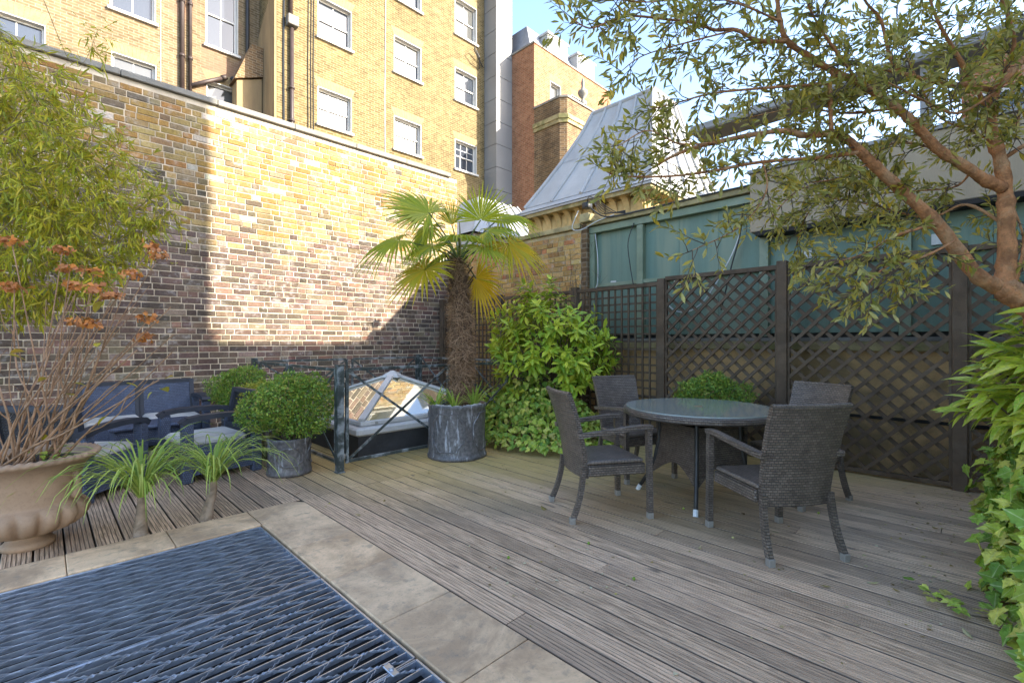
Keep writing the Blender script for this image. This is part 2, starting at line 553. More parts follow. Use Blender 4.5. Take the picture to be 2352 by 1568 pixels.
M['olive_leaf'] = leafmat('olive_leaf', [(0.142, 0.144, 0.029), (0.285, 0.260, 0.051), (0.503, 0.432, 0.133), (0.201, 0.202, 0.032), (0.636, 0.518, 0.195), (0.369, 0.303, 0.047), (0.670, 0.432, 0.041)], 0.4, rib=0.12)
M['laurel_leaf'] = leafmat('laurel_leaf', [(0.166, 0.305, 0.024), (0.334, 0.492, 0.036), (0.569, 0.632, 0.048), (0.267, 0.444, 0.036), (0.700, 0.700, 0.060), (0.200, 0.352, 0.036)], 0.28, 0.45, 0.3)
M['aucuba_leaf'] = leafmat('aucuba_leaf', [(0.194, 0.342, 0.027), (0.486, 0.590, 0.041), (0.324, 0.466, 0.041), (0.583, 0.621, 0.054)], 0.3, 0.3, 0.5, spots=(0.5, 0.48, 0.08))
M['ivy_leaf'] = leafmat('ivy_leaf', [(0.097, 0.209, 0.029), (0.243, 0.386, 0.044), (0.486, 0.565, 0.073), (0.146, 0.297, 0.044), (0.700, 0.700, 0.131), (0.4, 0.34, 0.09)], 0.28, 0.48, 0.3, veins=3, rib=0.5)
M['box_leaf'] = leafmat('box_leaf', [(0.043, 0.118, 0.016), (0.108, 0.234, 0.027), (0.215, 0.342, 0.041), (0.064, 0.162, 0.020), (0.365, 0.450, 0.054), (0.3, 0.22, 0.05)], 0.3, 0.4)
M['gold_leaf'] = leafmat('gold_leaf', [(0.224, 0.238, 0.028), (0.448, 0.406, 0.042), (0.336, 0.336, 0.042)], 0.3)
M['bamboo_leaf'] = leafmat('bamboo_leaf', [(0.22, 0.27, 0.02), (0.42, 0.4, 0.025), (0.56, 0.46, 0.03), (0.3, 0.34, 0.03), (0.62, 0.45, 0.04), (0.18, 0.26, 0.04)], 0.4, rib=0)
M['pony_leaf'] = leafmat('pony_leaf', [(0.134, 0.235, 0.034), (0.286, 0.397, 0.056), (0.454, 0.500, 0.112), (0.185, 0.294, 0.067)], 0.3, rib=0)
M['palm_leaf'] = leafmat('palm_leaf', [(0.15, 0.22, 0.02), (0.3, 0.36, 0.02), (0.46, 0.45, 0.025), (0.2, 0.28, 0.02), (0.6, 0.46, 0.02)], 0.42, 0.4, 0.4, rib=0)
M['palm_leaf_gold'] = leafmat('palm_leaf_gold', [(0.62, 0.44, 0.015), (0.7, 0.42, 0.015), (0.45, 0.42, 0.025)], 0.45, 0.45, 0.3, rib=0)
M['palm_stalk'] = pmat('palm_stalk', (0.09, 0.12, 0.025), 0.5, 0.2, 9, 0.1)
M['palm_trunk'] = pmat('palm_trunk', (0.1, 0.06, 0.036), 0.95, 0.4, 30, 0.9, bd=0.02)
M['palm_fibre'] = leafmat('palm_fibre', [(0.076, 0.043, 0.022), (0.255, 0.143, 0.078), (0.510, 0.333, 0.199), (0.153, 0.084, 0.044)], 0.05, 0.9, 0.1, rib=0)
M['grassy_leaf'] = leafmat('grassy_leaf', [(0.182, 0.325, 0.039), (0.325, 0.442, 0.065), (0.429, 0.494, 0.104)], 0.35, rib=0)
M['yellow_leaf'] = leafmat('yellow_leaf', [(0.45, 0.33, 0.02), (0.32, 0.27, 0.03), (0.5, 0.27, 0.03), (0.3, 0.3, 0.05)], 0.3)
M['dry_petal'] = leafmat('dry_petal', [(0.400, 0.123, 0.032), (0.700, 0.262, 0.063), (0.546, 0.231, 0.113), (0.291, 0.092, 0.025)], 0.25, 0.8, 0.2, rib=0)
M['dead_leaf'] = leafmat('dead_leaf', [(0.1, 0.05, 0.02), (0.4, 0.33, 0.08), (0.5, 0.45, 0.3), (0.3, 0.2, 0.06)], 0.1, 0.7, rib=0)

def _deck():
    t = NT('deck_wood')
    p = t.pos()
    oi = t.node('ShaderNodeObjectInfo').outputs['Random']
    off = t.node('ShaderNodeCombineXYZ')
    t.l.new(t.math('MULTIPLY', oi, 31.0), off.inputs[1])
    va = t.node('ShaderNodeVectorMath', operation='ADD')
    t.l.new(p, va.inputs[0]); t.l.new(off.outputs[0], va.inputs[1])
    q = va.outputs[0]
    grain = t.noise(t.scale(q, (38, 1.3, 8)), 3.0, 6, 0.7, 0.4)
    fine = t.noise(t.scale(q, (170, 4, 30)), 2.0, 3, 0.6)
    big = t.noise(t.scale(p, (1, 0.6, 1)), 0.9, 5, 0.6)
    sp = t.noise(p, 9, 5, 0.7)
    c = t.mix(t.smooth(grain, 0.3, 0.68), (0.195, 0.125, 0.072), (0.84, 0.575, 0.365))
    c = t.mix(t.math('MULTIPLY', oi, 0.45), c, (0.5, 0.34, 0.225))
    oi2 = t.math('FRACT', t.math('MULTIPLY', oi, 7.31))
    c = t.mix(1.0, c, t.ramp(oi2, [(0.0, 0.68), (0.5, 0.94), (1.0, 1.14)]), 'MULTIPLY')
    # algae: yellow-green film by the skylight, plant pots and under the bush
    xyz = t.sep(p)
    fwd = t.math('MULTIPLY', t.math('ADD', xyz[0], xyz[1]), 1 / R2)
    alg = t.math('MULTIPLY', t.smooth(t.math('ADD', fwd, t.math('MULTIPLY', big, 2.4)), 4.6, 6.3), t.smooth(xyz[0], 1.4, 2.1))
    c = t.mix(t.math('MULTIPLY', alg, 0.7), c, t.mix(grain, (0.34, 0.23, 0.05), (0.75, 0.53, 0.17)))
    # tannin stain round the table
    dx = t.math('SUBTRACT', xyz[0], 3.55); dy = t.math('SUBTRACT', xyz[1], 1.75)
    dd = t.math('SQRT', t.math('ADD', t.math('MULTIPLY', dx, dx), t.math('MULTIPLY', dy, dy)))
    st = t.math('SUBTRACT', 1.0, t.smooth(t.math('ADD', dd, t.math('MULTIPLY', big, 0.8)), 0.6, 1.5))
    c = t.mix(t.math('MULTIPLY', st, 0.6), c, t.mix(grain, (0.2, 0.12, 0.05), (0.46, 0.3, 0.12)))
    # dark damp patches and knots
    c = t.mix(t.math('MULTIPLY', t.smooth(big, 0.5, 0.7), 0.45), c, (0.13, 0.115, 0.1))
    kn = t.noise(t.scale(q, (3.2, 1.1, 1)), 3.0, 2, 0.5)
    c = t.mix(t.math('MULTIPLY', t.smooth(kn, 0.68, 0.76), 0.7), c, (0.1, 0.08, 0.06))
    c = t.mix(t.math('MULTIPLY', t.smooth(sp, 0.62, 0.75), 0.35), c, (0.12, 0.1, 0.085))
    # dirt sits in the grooves
    ow = t.node('ShaderNodeTexCoord').outputs['Object']
    gz = t.sep(ow)[2]
    c = t.mix(t.math('MULTIPLY', t.math('SUBTRACT', 1.0, t.smooth(gz, -0.0032, -0.0005)), 0.75), c, (0.05, 0.042, 0.033))
    t.bump(t.math('ADD', grain, fine), 0.35, 0.003)
    return t.fin(c, t.math('ADD', t.math('MULTIPLY', grain, 0.25), 0.42), 0, 0.45)
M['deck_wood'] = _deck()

def _slab():
    t = NT('paving_stone')
    p = t.pos()
    oi = t.node('ShaderNodeObjectInfo').outputs['Random']
    n1 = t.noise(p, 2.2, 7, 0.7, 0.6)
    n2 = t.noise(p, 14, 6, 0.7)
    n3 = t.noise(p, 80, 3, 0.6)
    c = t.mix(t.smooth(n1, 0.35, 0.68), (0.4, 0.255, 0.14), (0.84, 0.57, 0.33))
    c = t.mix(t.math('MULTIPLY', t.smooth(n2, 0.5, 0.7), 0.5), c, (0.16, 0.14, 0.11))
    c = t.mix(t.math('MULTIPLY', oi, 0.3), c, (0.34, 0.3, 0.23))
    c = t.mix(t.math('MULTIPLY', t.smooth(n3, 0.55, 0.75), 0.4), c, (0.15, 0.14, 0.12))
    t.bump(t.math('ADD', n2, t.math('MULTIPLY', n3, 0.5)), 0.35, 0.006)
    return t.fin(c, 0.65, 0, 0.4)
M['paving_stone'] = _slab()

def _leadpot():
    t = NT('lead_pot')
    co = t.objco()
    n1 = t.noise(t.scale(co, (9, 9, 1.6)), 2.0, 6, 0.7, 0.4)
    n2 = t.noise(co, 30, 4, 0.6)
    n3 = t.noise(co, 3.0, 4, 0.6)
    c = t.mix(t.smooth(n2, 0.3, 0.7), (0.075, 0.07, 0.068), (0.155, 0.145, 0.14))
    c = t.mix(t.math('MULTIPLY', t.smooth(n1, 0.53, 0.68), 0.75), c, (0.5, 0.51, 0.53))
    c = t.mix(t.math('MULTIPLY', t.smooth(n3, 0.52, 0.7), 0.5), c, (0.12, 0.095, 0.08))
    t.bump(n2, 0.25, 0.004)
    return t.fin(c, 0.5, 0.1, 0.5)
M['lead_pot'] = _leadpot()

def _tabletop():
    t = NT('table_glass')
    n = t.noise(t.objco(False), 40, 5, 0.6)
    c = t.mix(n, (0.2, 0.225, 0.19), (0.36, 0.39, 0.34))
    t.fin(c, t.math('ADD', t.math('MULTIPLY', n, 0.2), 0.1), 0, 0.6)
    t.bsdf.inputs['Coat Weight'].default_value = 0.6
    t.bsdf.inputs['Coat Roughness'].default_value = 0.08
    return t.m
M['table_glass'] = _tabletop()

# ================================================================== SETTING
def struct(o):
    o['kind'] = 'structure'
    return o

# ground below the terrace, out to the horizon
g = MB(); g.add([(-400, -400, -1.2), (400, -400, -1.2), (400, 400, -1.2), (-400, 400, -1.2)], [(0, 1, 2, 3)])
struct(g.build('ground', M['ground']))

# ---- decking: dark bearers below, grooved boards on top
WALL_Y = 7.75
b = MB()
b.box(1.47, 5.95, -2.7, WALL_Y, -0.12, -0.045)
b.box(-3.2, 1.47, 3.93, WALL_Y, -0.12, -0.046)
decking = struct(b.build('decking', M['dark_wood']))

def board_mesh(w):
    ng = 6
    top = []
    x = 0.004
    top.append((0, -0.004)); top.append((0.004, 0))
    pitch = (w - 0.008) / ng
    for i in range(ng):
        a = 0.004 + i * pitch
        if i > 0:
            top += [(a - 0.0026, 0), (a - 0.0014, -0.0034), (a + 0.0014, -0.0034), (a + 0.0026, 0)]
    top += [(w - 0.004, 0), (w, -0.004)]
    poly = top + [(w, -0.028), (0, -0.028)]
    m = MB()
    m.prism([(p[0], p[1]) for p in poly], 0.0, 1.0, 'y')
    return m.mesh('board')
PITCH = 0.1405
bm_board = board_mesh(PITCH - 0.0085)
bm_board.materials.append(M['deck_wood'])
k = 0
x = 1.512
X_LIST = []
while x < 5.86:
    X_LIST.append(x); x += PITCH
x = 1.512 - PITCH
while x > -3.1:
    X_LIST.append(x); x -= PITCH
for x in X_LIST:
    if x >= 1.51:
        i = round((x - 1.512) / PITCH)
        j = [3.95, 3.95, 3.95, 3.95, 3.96, 3.95, 3.95, 3.95, 3.95, 3.95, 3.95, 3.95][i] if i < 12 else [2.6, 4.4, 1.1, 3.3][i % 4]
        ends = [-2.65, j, WALL_Y - 0.03] if i % 5 else [-2.65, j - 2.4, j, WALL_Y - 0.03]
    else:
        ends = [3.965, WALL_Y - 0.03]
    for a, c in zip(ends[:-1], ends[1:]):
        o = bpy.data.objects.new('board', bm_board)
        COL.objects.link(o)
        o.parent = decking
        o.location = (x, a, random.uniform(-0.0015, 0.0015))
        o.scale = (1, c - a - 0.004, 1)
        o.rotation_euler = (0, random.uniform(-0.004, 0.004), 0)

# ---- paving border round the grating
b = MB()
b.box(1.10, 1.5, -2.7, 3.95, -0.30, -0.03)
b.box(-3.2, 1.10, 3.60, 3.95, -0.30, -0.031)
paving = struct(b.build('stone_paving', M['dark_wood']))
def slab(x0, x1, y0, y1, dz=0.0):
    m = MB(); m.bbox(x0, x1, y0, y1, -0.03, 0.008 + dz, 0.004)
    m.build('slab', M['paving_stone'], paving)
ys = [3.6, 3.05, 2.5, 1.95, 1.4, 0.85, 0.3, -0.25, -0.8, -1.35, -1.9, -2.45]
for a, c in zip(ys[:-1], ys[1:]):
    slab(1.104, 1.497, c + 0.002, a - 0.002, random.uniform(-0.002, 0.002))
m = MB()   # corner slab with its corner knocked off
m.prism([(1.104, 3.602), (1.497, 3.602), (1.497, 3.86), (1.43, 3.945), (1.104, 3.945)], -0.03, 0.008, 'z')
m.build('slab', M['paving_stone'], paving)
xs = [1.10, 0.6, 0.1, -0.4, -0.9, -1.4, -1.9, -2.4, -2.9]
for a, c in zip(xs[:-1], xs[1:]):
    slab(c + 0.002, a - 0.002, 3.604, 3.945, random.uniform(-0.002, 0.002))

# ---- light well under the gratings
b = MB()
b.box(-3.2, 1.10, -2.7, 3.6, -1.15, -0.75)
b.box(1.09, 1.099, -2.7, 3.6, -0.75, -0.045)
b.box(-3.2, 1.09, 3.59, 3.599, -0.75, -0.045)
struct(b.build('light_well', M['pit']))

# ---- steel gratings: straight bars, crimped bars between them, end bars
def crimp_mesh(serr):
    m = MB()
    L = 4.0
    n = int(L / 0.0125)
    amp = 0.0265
    per = 0.23
    top, bot = [], []
    for i in range(n + 1):
        xx = -L + i * L / n
        ph = (xx / per) % 1.0
        tri = 1 - 4 * abs(ph - 0.5)          # -1..1
        yy = amp * max(-1, min(1, tri * 1.35))
        zz = 0.0 + (0.0035 * (1 if i % 2 else -1) if serr else 0)
        top.append((xx, yy, zz)); bot.append((xx, yy, -0.009))
    o = len(top)
    th = 0.002
    vs = [(p[0], p[1] - th, p[2]) for p in top] + [(p[0], p[1] + th, p[2]) for p in top] + [(p[0], p[1] - th, p[2]) for p in bot] + [(p[0], p[1] + th, p[2]) for p in bot]
    fs = []
    for i in range(o - 1):
        fs.append((i, i + 1, o + i + 1, o + i))
        fs.append((2 * o + i, 2 * o + i + 1, i + 1, i))
        fs.append((o + i, o + i + 1, 3 * o + i + 1, 3 * o + i))
    m.add(vs, fs)
    me = m.mesh('crimped_bar')
    me.materials.append(M['galvanised'])
    return me
CR_PLAIN, CR_SERR = crimp_mesh(False), crimp_mesh(True)
m = MB(); m.box(-4.0, 0, -0.0026, 0.0026, -0.022, 0.0)
BAR = m.mesh('bar'); BAR.materials.append(M['galvanised'])
def grating(label, y0, y1, serr):
    gt = thing('floor_grating', label, 'grating', (1.085, 0, -0.004), 0, 'steel gratings over the light well')
    n = round((y1 - y0) / 0.058)
    st = (y1 - y0) / n
    for i in range(n + 1):
        o = bpy.data.objects.new('bar', BAR); COL.objects.link(o); o.parent = gt
        o.location = (-0.004, y0 + i * st + (0.003 if i == 0 else -0.003 if i == n else 0), 0)
        if i < n:
            o = bpy.data.objects.new('crimped_bar', CR_SERR if serr else CR_PLAIN); COL.objects.link(o); o.parent = gt
            o.location = (-0.006 - (0.115 if i % 2 else 0), y0 + (i + 0.5) * st, -0.001 + (0.002 if serr else 0))
            o.scale = (1, 1.0, 1)
    for yy in (y0 - 0.004, y1 + 0.0005):
        e = MB(); e.box(-4.0, -0.005, yy, yy + 0.0035, -0.04, 0.0035); e.build('border_bar', M['galvanised'], gt)
    e = MB(); e.box(-0.004, 0.004, y0, y1, -0.04, 0.004)
    e.build('end_bar', M['galvanised'], gt)
    return gt
grating('far steel floor grating panel with smooth bars, next to the urn', 2.585, 3.588, False)
g2 = grating('middle steel floor grating panel with serrated crimped bars', 1.655, 2.57, True)
g3 = grating('nearest steel floor grating panel, only its corner showing at the bottom edge', 0.30, 1.64, True)
m = MB()
m.bbox(-0.125, -0.095, 1.61, 1.69, 0.004, 0.012, 0.002); m.lathe([(0.0001, 0.022), (0.009, 0.021), (0.011, 0.012)], 8, (-0.11, 1.65, 0))
m.build('clip', M['galvanised'], g3)

# ================================================================== BRICK WALLS WITH SINGLE BRICKS
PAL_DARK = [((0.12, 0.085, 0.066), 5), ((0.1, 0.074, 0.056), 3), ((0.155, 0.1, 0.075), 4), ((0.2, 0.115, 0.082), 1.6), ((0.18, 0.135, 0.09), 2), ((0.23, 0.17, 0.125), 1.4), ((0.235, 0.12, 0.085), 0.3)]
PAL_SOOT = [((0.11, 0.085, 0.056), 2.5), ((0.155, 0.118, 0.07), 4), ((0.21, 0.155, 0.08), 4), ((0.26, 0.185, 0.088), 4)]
PAL_YEL = [((0.28, 0.18, 0.06), 4), ((0.33, 0.225, 0.09), 4), ((0.29, 0.16, 0.052), 3), ((0.24, 0.185, 0.105), 2), ((0.21, 0.15, 0.08), 1.5), ((0.13, 0.1, 0.07), 0.4), ((0.46, 0.4, 0.3), 0.7), ((0.36, 0.2, 0.1), 0.6)]
PAL_ORG = [((0.42, 0.255, 0.085), 5), ((0.47, 0.3, 0.11), 4), ((0.38, 0.21, 0.07), 3), ((0.32, 0.2, 0.09), 1.5), ((0.4, 0.17, 0.07), 0.5)]
def pick(pal):
    c = random.choices([p[0] for p in pal], [p[1] for p in pal])[0]
    k = random.uniform(0.82, 1.2)
    return tuple(min(0.8, ch * k * random.uniform(0.94, 1.06)) for ch in c)

def brick_template(name):
    # unit brick: length along x (0..1), height z (0..1), face at y=-1 (proud), open at the back
    e, ez = 0.012, 0.05
    v = [(0, 0, 0), (1, 0, 0), (1, 0, 1), (0, 0, 1), (0, -0.75, 0), (1, -0.75, 0), (1, -0.75, 1), (0, -0.75, 1),
         (e, -1, ez), (1 - e, -1, ez), (1 - e, -1, 1 - ez), (e, -1, 1 - ez)]
    f = [(0, 1, 5, 4), (1, 2, 6, 5), (2, 3, 7, 6), (3, 0, 4, 7), (4, 5, 9, 8), (5, 6, 10, 9), (6, 7, 11, 10), (7, 4, 8, 11), (8, 9, 10, 11)]
    return v, f
BT_V, BT_F = brick_template('brick')
BT = make_mesh('brick', BT_V, BT_F)
BT.materials.append(M['brick_single'])

def brickwork(wall, origin, rz, length, z0, z1, colfn, want, singles=300, course=0.084, joint=0.0122, jitter=0.0025):
    """lay bricks on the face of a wall; origin = left end of face, x local runs along the wall, -y local faces out"""
    Mx = Matrix.Translation(Vector(origin)) @ Matrix.Rotation(rz, 4, 'Z')
    items = []
    n = int(round((z1 - z0) / course))
    for r in range(n):
        z = z0 + r * course
        x = -random.uniform(0, 0.3)
        st = r % 2
        while x < length:
            L = 0.226 if st else 0.108
            if random.random() < 0.16: st = 1 - st; L = 0.226 if st else 0.108
            L *= random.uniform(0.95, 1.05)
            a, bb = max(0, x), min(length, x + L)
            if bb - a > 0.03:
                pr = 0.009 + random.uniform(-0.004, 0.005)
                items.append((a, z + random.uniform(-jitter, jitter), bb - a, course - joint - random.uniform(-0.001, 0.003), pr, colfn((a + bb) / 2, z)))
            x += L + joint * random.uniform(0.85, 1.25)
            st = 1 - st
    # the bricks that show largest
    sc = []
    for i, it in enumerate(items):
        w = Mx @ Vector((it[0] + it[2] / 2, 0, it[1] + it[3] / 2))
        px = proj(w)
        if want(px, w):
            sc.append((px[2], i))
    sc.sort()
    chosen = set(i for _, i in sc[:singles])
    V, F, Cc = [], [], []
    for i, (a, z, L, h, pr, c) in enumerate(items):
        if i in chosen:
            o = bpy.data.objects.new('brick', BT); COL.objects.link(o); o.parent = wall
            o.matrix_world = Mx @ Matrix.Translation((a, 0, z)) @ Matrix.Diagonal((L, pr, h, 1))
            o.color = (c[0], c[1], c[2], 1)
        else:
            off = len(V)
            for v in BT_V:
                V.append(tuple(Mx @ Vector((a + v[0] * L, v[1] * pr, z + v[2] * h))))
            F.extend([tuple(q + off for q in f) for f in BT_F])
            Cc.extend([(c[0], c[1], c[2], 1.0)] * len(BT_V))
    me = make_mesh('brickwork', V, F)
    at = me.color_attributes.new('col', 'FLOAT_COLOR', 'POINT')
    at.data.foreach_set('color', np.array(Cc, dtype=np.float32).ravel())
    return link('brickwork', me, M['brick_joined'], wall, False, 'stuff')

# ---- tall boundary wall on the left (runs along x)
BW_X0, BW_X1 = -2.4, 6.12
b = MB(); b.box(BW_X0, BW_X1, WALL_Y, WALL_Y + 0.33, -0.12, 4.66)
bwall = tag(b.build('boundary_wall', M['mortar']), 'tall brick boundary wall, dark brown bricks below and yellow bricks above', 'wall')
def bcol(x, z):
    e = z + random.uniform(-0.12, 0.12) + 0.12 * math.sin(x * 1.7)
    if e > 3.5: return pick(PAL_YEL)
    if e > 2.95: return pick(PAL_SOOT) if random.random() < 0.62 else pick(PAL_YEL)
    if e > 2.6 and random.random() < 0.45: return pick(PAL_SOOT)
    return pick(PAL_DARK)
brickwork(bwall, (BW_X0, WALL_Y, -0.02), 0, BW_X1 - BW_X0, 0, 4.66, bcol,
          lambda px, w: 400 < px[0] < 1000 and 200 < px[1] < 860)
x = BW_X0
while x < 5.9:
    L = min(random.uniform(0.95, 1.15), 6.12 - x)
    m = MB(); m.bbox(x + 0.003, x + L - 0.003, WALL_Y - 0.055, WALL_Y + 0.38, 4.664, 4.745, 0.008)
    m.build('coping_stone', M['stone_coping'], bwall)
    x += L

# ---- yellow brick wall behind the palm (runs along y, faces -x)
YW_X = 6.08
b = MB(); b.box(YW_X, YW_X + 0.3, 4.52, WALL_Y + 0.3, -0.12, 3.09)
ywall = tag(b.build('side_wall', M['yellow_mortar']), 'yellow brick wall with stone coping behind the palm', 'wall')
brickwork(ywall, (YW_X, WALL_Y - 0.02, 0), -PI / 2, WALL_Y - 4.54, 0.02, 3.08, lambda x, z: pick(PAL_ORG),
          lambda px, w: w.z > 1.95 and 1010 < px[0] < 1345, joint=0.0105)
y = 4.5
while y < 7.9:
    m = MB(); m.bbox(YW_X - 0.06, YW_X + 0.36, y + 0.003, y + 0.85 - 0.003, 3.094, 3.17, 0.008)
    m.build('coping_stone', M['mossy_stone'], ywall)
    y += 0.85
m = MB(); m.bbox(YW_X - 0.012, YW_X + 0.31, 4.40, 4.515, -0.1, 3.16, 0.01); m.build('pier', M['sooty_brick'], ywall)
m = MB(); m.bbox(YW_X - 0.09, YW_X + 0.36, 4.3, 4.497, 3.165, 3.3, 0.012); m.build('pier_cap', M['mossy_stone'], ywall)

# ================================================================== FAR BUILDINGS
def holed_wall(m, x0, x1, z0, z1, y, holes, depth=0.16):
    """face at y looking towards -y with window openings and their reveals"""
    xs = sorted(set([x0, x1] + [h[0] for h in holes] + [h[1] for h in holes]))
    zs = sorted(set([z0, z1] + [h[2] for h in holes] + [h[3] for h in holes]))
    for i in range(len(xs) - 1):
        for j in range(len(zs) - 1):
            cx, cz = (xs[i] + xs[i + 1]) / 2, (zs[j] + zs[j + 1]) / 2
            if any(h[0] < cx < h[1] and h[2] < cz < h[3] for h in holes): continue
            m.add([(xs[i], y, zs[j]), (xs[i + 1], y, zs[j]), (xs[i + 1], y, zs[j + 1]), (xs[i], y, zs[j + 1])], [(0, 1, 2, 3)])
def window(bld, x0, x1, z0, z1, y, nx, ny_up, ny_dn, blind=0.0, sill=True, lintel=True, lab=None, meet=0.5, reveal=True):
    """sash window in an opening: reveals, frame, glazing bars, panes, sill, flat arch"""
    fw, dp = 0.055, 0.13
    m = MB()
    # painted reveals
    m.box(x0, x0 + 0.02, y - 0.006, y + dp + 0.1, z0, z1); m.box(x1 - 0.02, x1, y - 0.006, y + dp + 0.1, z0, z1)
    m.box(x0 + 0.02, x1 - 0.02, y - 0.006, y + dp + 0.1, z1 - 0.02, z1)
    a, c, lo, hi = x0 + 0.02, x1 - 0.02, z0, z1 - 0.02
    m.box(a, a + fw, y + dp, y + dp + 0.09, lo, hi); m.box(c - fw, c, y + dp, y + dp + 0.09, lo, hi)
    m.box(a + fw, c - fw, y + dp, y + dp + 0.09, hi - fw, hi); m.box(a + fw, c - fw, y + dp, y + dp + 0.09, lo, lo + fw * 1.3)
    w = m.build('window', M['white_paint'], bld)
    if lab: w['label'] = lab
    ia, ic, il, ih = a + fw, c - fw, lo + fw * 1.3, hi - fw
    zm = il + (ih - il) * meet
    mb = MB()
    mb.box(ia, ic, y + dp + 0.012, y + dp + 0.062, zm - 0.022, zm + 0.022)
    for (za, zb, n, yy) in ((zm + 0.022, ih, ny_up, y + dp + 0.022), (il, zm - 0.022, ny_dn, y + dp + 0.044)):
        for i in range(1, nx):
            xx = ia + (ic - ia) * i / nx
            mb.box(xx - 0.012, xx + 0.012, yy, yy + 0.03, za, zb)
        for j in range(1, n):
            zz = za + (zb - za) * j / n
            mb.box(ia, ic, yy + 0.002, yy + 0.028, zz - 0.012, zz + 0.012)
        for i in range(nx):
            for j in range(n):
                pa, pb = ia + (ic - ia) * i / nx + 0.011, ia + (ic - ia) * (i + 1) / nx - 0.011
                qa, qb = za + (zb - za) * j / n + 0.011, za + (zb - za) * (j + 1) / n - 0.011
                p = MB(); p.box(pa, pb, yy + 0.012, yy + 0.016, qa, qb)
                mid = (qa + qb) / 2
                o = p.build('pane', M['window_blind'] if (mid - il) / (ih - il) > 1 - blind else M['window_glass'], w)
                o.rotation_euler = (0, 0, 0)
    mb.build('glazing_bars', M['white_paint'], w)
    if sill:
        s = MB(); s.bbox(x0 - 0.06, x1 + 0.06, y - 0.09, y + dp, z0 - 0.085, z0 - 0.001, 0.01)
        s.build('sill', M['white_paint'], w)
    if lintel:
        s = MB()
        n = 13
        for i in range(n):
            t0, t1 = i / n, (i + 1) / n
            xa, xb = x0 + (x1 - x0) * t0, x0 + (x1 - x0) * t1
            ca, cb = x0 - 0.13 + (x1 - x0 + 0.26) * t0, x0 - 0.13 + (x1 - x0 + 0.26) * t1
            s.prism([(xa + 0.004, z1 + 0.004), (xb - 0.004, z1 + 0.004), (cb - 0.004, z1 + 0.3), (ca + 0.004, z1 + 0.3)], y - 0.004, y + 0.02, 'y')
        s.build('flat_arch', M['rubbed_brick'], w)

# ---- tall yellow stock brick building
Y2 = 15.0
bld2 = thing('stock_brick_building', 'tall yellow brick building with three columns of white sash windows', 'building', (0, 0, 0))
W2 = []
for (xa, xb) in ((6.23, 7.37), (8.98, 10.15), (11.75, 12.9)):
    W2 += [(xa, xb, 8.27, 9.45), (xa, xb, 11.05, 12.35), (xa, xb, 13.7, 15.2), (xa, xb, 16.5, 18.0)]
m = MB()
holed_wall(m, 5.0, 13.9, -1, 23, Y2, W2)
m.add([(5.0, Y2, -1), (5.0, Y2 + 9, -1), (5.0, Y2 + 9, 23), (5.0, Y2, 23)], [(3, 2, 1, 0)])
m.add([(5.0, Y2, 23), (13.9, Y2, 23), (13.9, Y2 + 9, 23), (5.0, Y2 + 9, 23)], [(0, 1, 2, 3)])
m.build('wall', M['stock_brick'], bld2)
m = MB(); m.box(5.02, 13.9, Y2 + 0.5, Y2 + 8.9, -1, 22.9); m.build('core', M['pit'], bld2)
spec = {0: (3, 1, 1, 0.5), 1: (2, 1, 1, 0.4), 2: (2, 1, 1, 0.4), 3: (2, 1, 1, 0.3)}
bl = [[0.5, 0.0, 0.5, 0.5], [0.95, 0.5, 0.0, 0.5], [0.0, 0.0, 0.95, 0.3]]
for ci in range(3):
    for ri in range(4):
        xa, xb, za, zb = W2[ci * 4 + ri]
        nx, nu, nd, _ = spec[ri]
        if ci == 2 and ri == 0: nx, nu, nd = 3, 2, 1
        window(bld2, xa, xb, za, zb, Y2, nx, nu, nd, bl[ci][ri])
# buff rendered lower part of the side wall with a sloping top, and the buttress beside it
m = MB()
m.prism([(Y2 + 0.01, -1), (Y2 + 1.6, -1), (Y2 + 1.6, 11.0), (Y2 + 0.01, 12.15)], 4.93, 4.996, 'x')
m.build('rendered_face', M['buff_render'], bld2)
m = MB()
m.prism([(4.2, -1), (4.9, -1), (4.9, 9.55), (4.2, 9.25)], 16.05, 16.55, 'y')
bu = m.build('buttress', M['buff_render'], bld2)
m = MB(); m.prism([(4.12, 9.26), (4.92, 9.6), (4.92, 10.5), (4.6, 10.5)], 15.98, 16.58, 'y'); m.build('weathering', M['sooty_brick'], bu)
# downpipe with hopper
m = MB(); m.tube([(5.36, Y2 - 0.09, 23), (5.36, Y2 - 0.09, 11.25)], 0.065, 10); m.tube([(5.4, Y2 - 0.09, 10.85), (5.4, Y2 - 0.09, 5)], 0.06, 10)
for z in (13, 15, 17, 9.0, 8.0): m.tube([(5.36 + (0.04 if z < 11 else 0), Y2 - 0.09, z), (5.36 + (0.04 if z < 11 else 0), Y2 - 0.09, z + 0.07)], 0.085, 10)
dp = m.build('downpipe', M['brown_iron'], bld2, True)
m = MB(); m.bbox(5.25, 5.56, Y2 - 0.24, Y2 - 0.01, 10.9, 11.2, 0.015); m.build('hopper', M['stone_coping'], dp)
for xx in (5.2, 5.93, 6.02, 6.1, 8.62):
    m = MB(); m.tube([(xx, Y2 - 0.02, 22), (xx + 0.02, Y2 - 0.02, 14), (xx - 0.02, Y2 - 0.02, 10), (xx, Y2 - 0.02, 6)], 0.012 if xx > 5.5 else 0.03, 5)
    m.build('cable', M['cable'] if xx < 8 else M['plastic_box'], bld2)
m = MB()
m.tube([Vector((13.0, Y2 - 0.05, 12.75)), Vector((12.75, Y2 - 0.35, 13.0)), Vector((12.45, Y2 - 0.4, 13.25)), Vector((12.6, Y2 - 0.2, 13.3)), Vector((13.2, Y2 - 0.05, 12.9))], 0.025, 6)
m.build('bracket', M['dark_iron'], bld2)

